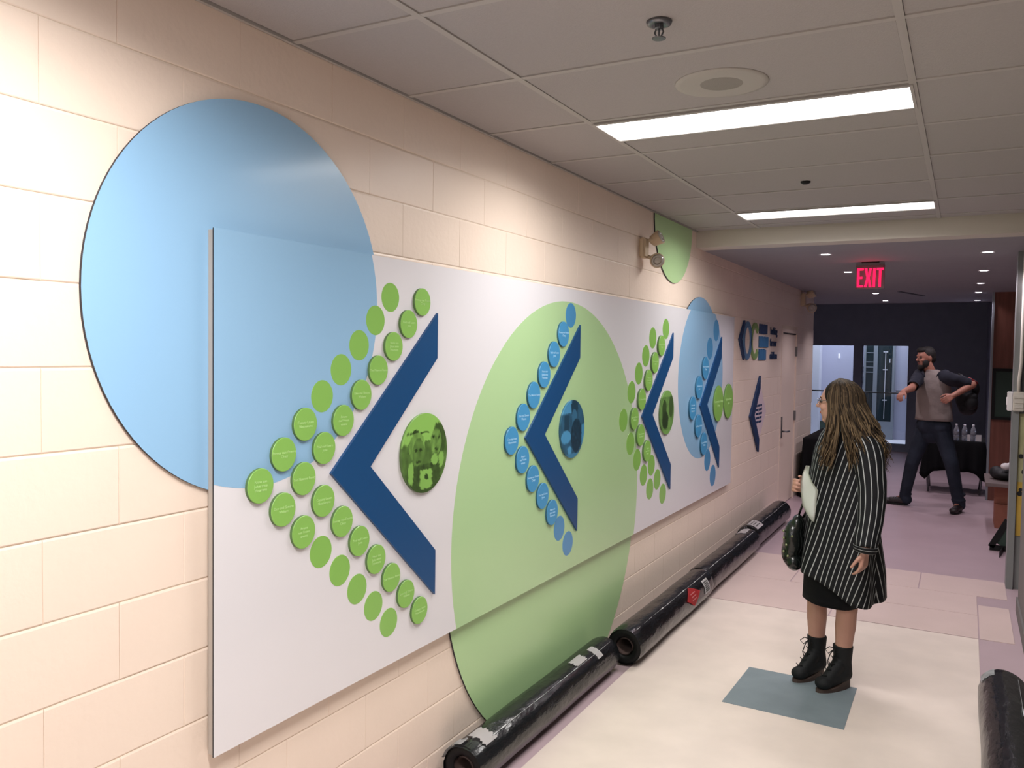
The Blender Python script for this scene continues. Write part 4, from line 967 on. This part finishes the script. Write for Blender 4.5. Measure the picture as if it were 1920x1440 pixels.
sl = path_rings([ls_ + V((-0.05, 0.04, 0.03)), ls_ + V((0.005, -0.01, -0.05)), le, lw + V((0, 0, 0.015))], [0.078, 0.078, 0.066, 0.056], 30, 0.10, 3)
uv_mesh('coat_sleeve', sl, lambda i, j, p, f0: j / 30 * 14, M_coat, wo, WB)
cf = path_rings([lw + V((0.001, 0, 0.03)), lw + V((0, 0, 0.016)), lw + V((-0.002, 0, 0.0))], [0.058, 0.058, 0.052], 30)
uv_mesh('coat_cuff', cf, lambda i, j, p, f0: i / 13.0 + 0.1, M_coat, wo, WB)
sr = path_rings([rs_ + V((0.05, -0.04, 0.03)), rs_ + V((-0.01, 0.005, -0.05)), re_, rw + (re_ - rw) * 0.12], [0.066, 0.066, 0.058, 0.045], 30, 0.10, 5)
uv_mesh('coat_sleeve', sr, lambda i, j, p, f0: j / 30 * 14, M_coat, wo, WB)
cl = [[V((1.305, 4.795, 0)) + l_ * sin(2 * pi * j / 40) * q + f_ * cos(2 * pi * j / 40) * q * 0.95 + zz * (z - 0.016 * cos(2 * pi * j / 40)) for j in range(40)] for q, z in ((0.064, 1.448), (0.060, 1.49), (0.066, 1.492), (0.078, 1.455))]
uv_mesh('coat_collar', cl, lambda i, j, p, f0: j / 40 * 12, M_coat, wo, WB, True, 0.002)
# skirt
rows = []
for i in range(13):
    t = i / 12; z = 0.92 + (0.462 - 0.92) * t; row = []
    for j in range(48):
        th = 2 * pi * j / 48; a, c = 0.165 - 0.005 * t, 0.135 - 0.012 * t
        k = 1 + 0.02 * t * sin(6 * th)
        row.append(V((1.262 + 0.02 * (1 - t), 4.80, z - 0.004 * sin(th))) + (l_ * sin(th) * a + f_ * cos(th) * c) * k)
    rows.append(row)
uv_mesh('black_skirt', rows, lambda i, j, p, f0: 0.5, M_skirt, wo, WB)
# boots
def boot(heel, toe, ank):
    heel, toe, ank = V((*heel, 0)), V((*toe, 0)), V(ank); d = (toe - heel).normalized(); s = zz.cross(d)
    P = [('cap', heel + d * 0.045 + zz * 0.10, ank + zz * 0.02, 0.044, 0.045), ('cone', ank - zz * 0.02, ank + zz * 0.088, 0.045, 0.053), ('cap', heel + d * 0.04 + zz * 0.085, toe - d * 0.055 + zz * 0.052, 0.043, 0.038), ('ell', toe - d * 0.045 + zz * 0.05, (0.044, 0.044, 0.034)), ('cap', heel + d * 0.09 + zz * 0.13, toe - d * 0.07 + zz * 0.06, 0.038, 0.034)]
    bo = fleshed('ankle_boot', off(P, WB), M_boot, wo, 0.005, 3)
    b = bmesh.new(); out = []
    for k in range(28):
        a = 2 * pi * k / 28; c_ = cos(a); s_ = sin(a)
        L = (toe - heel).length; y = L / 2 + (L / 2) * c_; w_ = (0.037 + 0.006 * (c_ > -2) * c_) * s_
        hh = 0.022 + 0.06 * max(0, min(1, (0.6 - y / L) / 0.6))
        out.append((heel + d * y + s * w_, hh))
    loft(b, [[p - WB + zz * 0.006 for p, h_ in out], [p * 1.0 - WB + zz * h_ for p, h_ in out]]); mesh_obj('wedge_sole', b, M_sole, bo, False)
    b = bmesh.new(); fr = ank + d * 0.05
    for k in range(5):
        c = fr + zz * (0.055 - 0.028 * k) + d * (0.012 * k + 0.004 * k * k * 0.6)
        tube(b, [c + s * 0.022 - d * 0.008, c + d * 0.006, c - s * 0.022 - d * 0.008], 0.0028, 6)
    c = fr + zz * 0.075 + d * 0.006
    for q in (1, -1):
        tube(b, [c, c + s * q * 0.02 + d * 0.02 + zz * 0.006, c + s * q * 0.034 + d * 0.035 - zz * 0.012, c + s * q * 0.02 + d * 0.026 - zz * 0.03, c], 0.0026, 6)
        tube(b, [c, c + d * 0.02 + s * q * 0.012 - zz * 0.03, c + d * 0.034 + s * q * 0.016 - zz * 0.07, c + d * 0.03 + s * q * 0.01 - zz * 0.095], 0.0026, 6)
    bmesh.ops.translate(b, verts=b.verts, vec=-WB); mesh_obj('bootlace', b, M_black, bo, True)
boot((1.225, 4.905), (1.095, 4.715), ra_); boot((1.372, 4.815), (1.228, 4.635), la_)
# hair
base = [('ell', A_(-0.022, 0, 0.034), (0.098, 0.088, 0.104), rot_), ('cap', A_(-0.05, 0, -0.03), V((1.355, 4.82, 1.33)), 0.078, 0.09)]
fleshed('hair_mass', off(base, WB), M_hair, wo, 0.008, 4)  # no tone attribute, so darkest: shade beneath the locks put into the colour
hb = bmesh.new(); tones = []; rnd = random.Random(5); hs = zz.cross(hd_dir.normalized())
for q in range(1250):
    side = 1 if rnd.random() < 0.6 else -1
    az = side * ((78 if side > 0 else 78) + (102 if side > 0 else 102) * rnd.random() ** 0.9); ar = radians(az)
    dv = hd_dir.normalized() * cos(ar) + hs * sin(ar)
    rr = 0.088 + 0.030 * (1 - cos(ar)) / 2 + rnd.uniform(-0.006, 0.016)
    crown = HC + hd_dir.normalized() * (-0.004) + zz * 0.018
    zend = rnd.uniform(1.20, 1.31); ph = rnd.uniform(0, 6.28); amp = rnd.uniform(0.010, 0.032); pts = []; rad = []
    n1, n2 = 6, 14; part = rnd.uniform(4, 34)
    if cos(ar) > -0.1: part = rnd.uniform(2, 10)
    for k in range(n1):
        pa = radians(part + (92 - part) * k / (n1 - 1)); pts.append(crown + dv * rr * sin(pa) + zz * (0.112 + 0.006 * rnd.random()) * cos(pa)); rad.append(0.0034 + 0.001 * k / n1)
    p0 = pts[-1].copy(); kb = rnd.uniform(0.15, 0.95) if az > 0 else rnd.uniform(0.15, 0.6); fq = rnd.uniform(8, 15)
    for k in range(1, n2 + 1):
        f = k / n2; z = p0.z + (zend - p0.z) * f
        sh = V((0.068, -0.03, 0)) * f + dv * (kb * 0.1 * f * (1.3 - 0.5 * f)) + hs * (amp * sin(ph + f * fq)) * f ** 0.7 + dv * amp * cos(ph * 1.7 + f * fq) * f
        if az > 0 and az < 104: sh += V((-0.075, -0.012, 0)) * f * f
        pts.append(V((p0.x, p0.y, z)) + sh); rad.append(0.0044 * (1 - 0.8 * f ** 2))
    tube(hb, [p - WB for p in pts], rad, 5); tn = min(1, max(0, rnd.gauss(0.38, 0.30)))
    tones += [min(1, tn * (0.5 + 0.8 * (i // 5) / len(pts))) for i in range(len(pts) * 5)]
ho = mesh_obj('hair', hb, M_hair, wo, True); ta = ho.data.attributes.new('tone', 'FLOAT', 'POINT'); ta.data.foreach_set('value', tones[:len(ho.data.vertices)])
# paper held in her hand
pl = [(1.131, 1.205, 1.131), (1.116, 1.16, 1.148), (1.108, 1.115, 1.168), (1.108, 1.075, 1.198), (1.113, 1.03, 1.192), (1.12, 0.985, 1.190), (1.145, 0.94, 1.186), (1.172, 0.905, 1.183)]
b = bmesh.new(); G = []
for i, (xa, z, xb) in enumerate(pl):
    row = []
    for j in range(6):
        g_ = j / 5; x = xa + (xb - xa) * g_ + (0.0 if i else 0.004 * j)
        row.append(b.verts.new(pw(x, z, 4.615 + 0.016 * sin(g_ * 3 + i * 0.5) + 0.02 * (1 - g_))))
    G.append(row)
for i in range(len(G) - 1):
    for j in range(5): b.faces.new((G[i][j], G[i + 1][j], G[i + 1][j + 1], G[i][j + 1]))
bmesh.ops.solidify(b, geom=b.faces[:], thickness=0.0006)
props(mesh_obj('paper_sheet', b, M_paper, None, True), 'creased white paper sheet in the right hand of the woman', 'paper')
# bag at her front
hb_ = empty('handbag', (1.062, 4.74, 0.62), 'black glossy bag with pale studs hanging before the striped coat', 'bag')
hbB = V((1.062, 4.74, 0.62))
bag = fleshed('bag_body', [('ell', V((0.01, 0, 0.17)), (0.055, 0.085, 0.11)), ('ell', V((0.0, 0.02, 0.10)), (0.055, 0.09, 0.09)), ('ell', V((0.02, -0.01, 0.05)), (0.045, 0.07, 0.05)), ('ell', V((0.03, 0, 0.25)), (0.035, 0.06, 0.06))], M_bag, hb_, 0.006, 2)
for (dx, dy, dz) in ((-0.035, -0.05, 0.22), (-0.03, -0.065, 0.185), (-0.015, -0.075, 0.15), (-0.03, -0.06, 0.11), (-0.005, -0.075, 0.09), (0.015, -0.078, 0.2)):
    b = bmesh.new(); ball(b, (dx, dy, dz), 0.007, 10, 7); mesh_obj('stud', b, M_stud, bag, True)
b = bmesh.new(); q0 = rw + (re_ - rw) * 0.25 - hbB
tube(b, [(0.02, 0.03, 0.27), q0 + V((-0.01, -0.045, -0.06)), q0 + V((-0.02, -0.02, 0.05)), q0 + V((0.02, 0.035, 0.05)), q0 + V((0.03, 0.045, -0.06)), (0.04, 0.05, 0.27)], 0.006, 8); mesh_obj('strap', b, M_bag, hb_, True)

# ---- walking man
MB_ = V((1.55, 11.0, 0.006)); mo = empty('person', MB_, 'bearded man in a grey shirt with dark sleeves striding past the black table', 'person')
mf = V((-0.62, -0.78, 0)); ml = V((0.78, -0.62, 0))
def pm(x, z, y): return V((1.872 + (x - 1.872) * y / 11.0, y, 1.8 + (z - 1.8) * y / 11.0))
MH = V((1.452, 10.96, 1.785)); md_ = V((-0.80, -0.58, -0.10))
hp, A_, rot_ = head(MH, md_, 1.02)
rS, lS = pm(1.395, 1.565, 10.98), pm(1.70, 1.545, 10.86); rE, rW_ = pm(1.315, 1.425, 10.72), pm(1.222, 1.375, 10.55); lE, lW = pm(1.945, 1.485, 10.95), pm(1.745, 1.345, 10.72)
hips = pm(1.56, 0.98, 11.0); rH, lH = hips - ml * 0.10, hips + ml * 0.10
rK, lK = pm(1.345, 0.53, 11.02), pm(1.765, 0.54, 10.86); rA_, lA_ = V((1.27, 11.12, 0.11)), V((1.845, 10.97, 0.10))
bp = hp + [('cap', MH + V((0.02, 0, -0.08)), pm(1.52, 1.58, 10.98), 0.058, 0.064), ('ell', pm(1.55, 1.47, 11.0), (0.11, 0.10, 0.13)), ('cap', rS, lS, 0.05, 0.05), ('ell', pm(1.56, 1.25, 10.99), (0.12, 0.11, 0.24)), ('ell', hips, (0.12, 0.12, 0.13)),
           ('cap', rH, rK, 0.08, 0.062), ('cap', lH, lK, 0.08, 0.062), ('cap', rK, rA_, 0.06, 0.04), ('cap', lK, lA_, 0.06, 0.04),
           ('cap', rA_, rA_ + V((-0.09, 0.03, -0.05)), 0.035, 0.03), ('cap', lA_, lA_ + V((-0.03, -0.1, -0.05)), 0.035, 0.03),
           ('cap', rS, rE, 0.052, 0.042), ('cap', rE, rW_, 0.044, 0.029), ('cap', lS, lE, 0.052, 0.043), ('cap', lE, lW, 0.045, 0.029)]
bp += hand(rW_, rW_ - rE + V((0.01, 0, -0.06)), V((0.3, 0.2, -1)), V((-0.2, -0.9, 0.2)), 1.05, 0.5) + hand(lW, lW - lE + V((0, 0, 0.0)), V((-0.2, 0.9, -0.2)), V((0, 0.1, 1)), 1.05, 0.5)
fleshed('body', off(bp, MB_), M_skin2, mo, 0.0065, 3)
face_bits(mo, lambda a, b_, c: A_(a, b_, c) - MB_, rot_, 1.02)
AM = lambda a, b_, c: A_(a, b_, c)
fleshed('hair', off([('ell', AM(-0.025, 0, 0.042), (0.098, 0.084, 0.094), rot_), ('ell', AM(0.04, 0, 0.095), (0.055, 0.06, 0.034), rot_), ('ell', AM(-0.06, 0, 0.0), (0.06, 0.075, 0.075), rot_)], MB_), M_manhair, mo, 0.007, 2)
fleshed('beard', off([('ell', AM(0.058, 0, -0.098), (0.04, 0.046, 0.036), rot_), ('ell', AM(0.03, 0.05, -0.06), (0.045, 0.02, 0.05), rot_), ('ell', AM(0.03, -0.05, -0.06), (0.045, 0.02, 0.05), rot_), ('ell', AM(0.088, 0, -0.038), (0.014, 0.03, 0.008), rot_), ('ell', AM(0.07, 0, -0.115), (0.03, 0.03, 0.02), rot_)], MB_), M_manhair, mo, 0.006, 2)
def man_ring(c, a, bq, n=40, seed=0.0, k=0.02, ap=1.0):
    return [c + (ml * sin(2 * pi * j / n) * a + mf * cos(2 * pi * j / n) * bq) * (1 + k * noise.noise((cos(2 * pi * j / n) * 2, sin(2 * pi * j / n) * 2, seed))) for j in range(n)]
KT = [(pm(1.515, 1.648, 10.97), 0.07, 0.07), (pm(1.53, 1.625, 10.97), 0.11, 0.08), (pm(1.54, 1.585, 10.97), 0.17, 0.10), (pm(1.545, 1.52, 10.97), 0.19, 0.128), (pm(1.55, 1.42, 10.97), 0.202, 0.145), (pm(1.55, 1.30, 10.98), 0.205, 0.15), (pm(1.555, 1.18, 10.99), 0.212, 0.155), (pm(1.56, 1.055, 11.0), 0.222, 0.162)]
rows = []
for i in range(len(KT) - 1):
    for s in range(4):
        f = s / 4; c = KT[i][0].lerp(KT[i + 1][0], f); rows.append(man_ring(c, KT[i][1] + (KT[i + 1][1] - KT[i][1]) * f, KT[i][2] + (KT[i + 1][2] - KT[i][2]) * f, seed=(i * 4 + s) * 0.35, k=0.015 + 0.006 * i))
rows.append(man_ring(KT[-1][0], KT[-1][1], KT[-1][2], seed=10, k=0.05))
uv_mesh('shirt_body', rows, lambda i, j, p, f0: 0.5, M_tee_l, mo, MB_)
for a, c, e in ((rS, rE, 4), (lS, lE, 9)):
    inn = (a - c).normalized() * 0.07 + V((0, 0, 0.03)) + ((KT[2][0] - a).normalized() * 0.03)
    sv = path_rings([a + (KT[2][0] - a) * 0.42 + V((0, 0, 0.015)), a, a + (c - a) * 0.5, a + (c - a) * 0.86], [0.085, 0.082, 0.07, 0.064], 28, 0.12, e)
    o = uv_mesh('shirt_sleeve', sv, lambda i, j, p, f0: 0.5, M_tee_d, mo, MB_); o['label'] = 'dark charcoal short sleeve'
jp = [('ell', hips + V((0, 0, 0.01)), (0.178, 0.165, 0.13)), ('cap', rH, rK, 0.105, 0.078), ('cap', lH, lK, 0.105, 0.078), ('cap', rK, rA_ + V((0, 0, 0.0)), 0.077, 0.062), ('cap', lK, lA_ + V((0, 0, 0.02)), 0.077, 0.064), ('cap', rH, lH, 0.12, 0.12), ('ell', hips + V((0, 0, -0.10)), (0.13, 0.13, 0.10)), ('ell', rA_ + V((0.01, 0, 0.03)), (0.07, 0.07, 0.035)), ('ell', lA_ + V((0, 0, 0.04)), (0.078, 0.078, 0.04)), ('ell', lA_ + V((0, 0, 0.11)), (0.076, 0.078, 0.03)), ('cap', lA_ + V((0.012, 0.02, 0.03)), lA_ + V((0.012, 0.02, -0.02)), 0.062, 0.066), ('cap', rA_, rA_ + V((0.02, -0.01, -0.035)), 0.062, 0.066)]
fleshed('jeans', off(jp, MB_), M_jean, mo, 0.008, 2)
def shoe(hl, d, lift):
    d = V((*d, 0)).normalized(); s = zz.cross(d); hl = V((*hl, 0)) + zz * lift
    P = [('cap', hl + d * 0.045 + zz * 0.055, hl + d * 0.19 + zz * 0.045, 0.045, 0.042), ('ell', hl + d * 0.235 + zz * 0.04, (0.05, 0.05, 0.034)), ('cap', hl + d * 0.05 + zz * 0.07, hl + d * 0.05 + zz * 0.1, 0.045, 0.046)]
    so_ = fleshed('shoe', off(P, MB_), M_shoe, mo, 0.007, 2)
    b = bmesh.new(); out = []
    for k in range(24):
        a = 2 * pi * k / 24; out.append(hl + d * (0.145 + 0.145 * cos(a)) + s * (0.047 + 0.006 * cos(a)) * sin(a))
    loft(b, [[p - MB_ + zz * 0.006 for p in out], [p - MB_ + zz * 0.026 for p in out]]); mesh_obj('sole', b, M_black, so_)
    b = bmesh.new()
    for k in range(4): c = hl + d * (0.11 + 0.024 * k) + zz * (0.102 - 0.006 * k) - MB_; tube(b, [c + s * 0.025 - zz * 0.008, c, c - s * 0.025 - zz * 0.008], 0.003, 5)
    mesh_obj('shoelace', b, M_black, so_, True)
shoe((1.31, 11.10), (-0.95, 0.18), 0.0); shoe((1.87, 11.02), (-0.28, -0.95), 0.0)
bpk = empty('backpack', (1.905, 11.24, 1.1), 'black backpack slung behind the walking man', 'backpack')
fleshed('pack_body', [('ell', V((-0.02, 0, 0.25)), (0.12, 0.10, 0.20)), ('ell', V((0.0, 0.0, 0.12)), (0.105, 0.10, 0.11)), ('ell', V((0.045, 0.02, 0.33)), (0.075, 0.08, 0.11))], M_pack, bpk, 0.01, 3)
fleshed('front_pocket', [('ell', V((0.03, -0.08, 0.17)), (0.08, 0.05, 0.09)), ('ell', V((0.03, -0.08, 0.24)), (0.075, 0.045, 0.05))], M_pack, bpk, 0.01, 2)
b = bmesh.new(); tube(b, [(-0.06, -0.02, 0.42), (-0.10, -0.14, 0.5), (0.0, -0.22, 0.445), (0.05, -0.16, 0.40), (0.05, -0.06, 0.36)], 0.012, 8); mesh_obj('shoulder_strap', b, M_pack, bpk, True)
b = bmesh.new(); tube(b, [(0.0, -0.205, 0.455), (0.04, -0.18, 0.432), (0.085, -0.1, 0.40)], 0.016, 8); mesh_obj('red_strap', b, M_redlit, bpk, True)['label'] = 'red strap over the elbow'  # red strip stands in for red light falling on his elbow
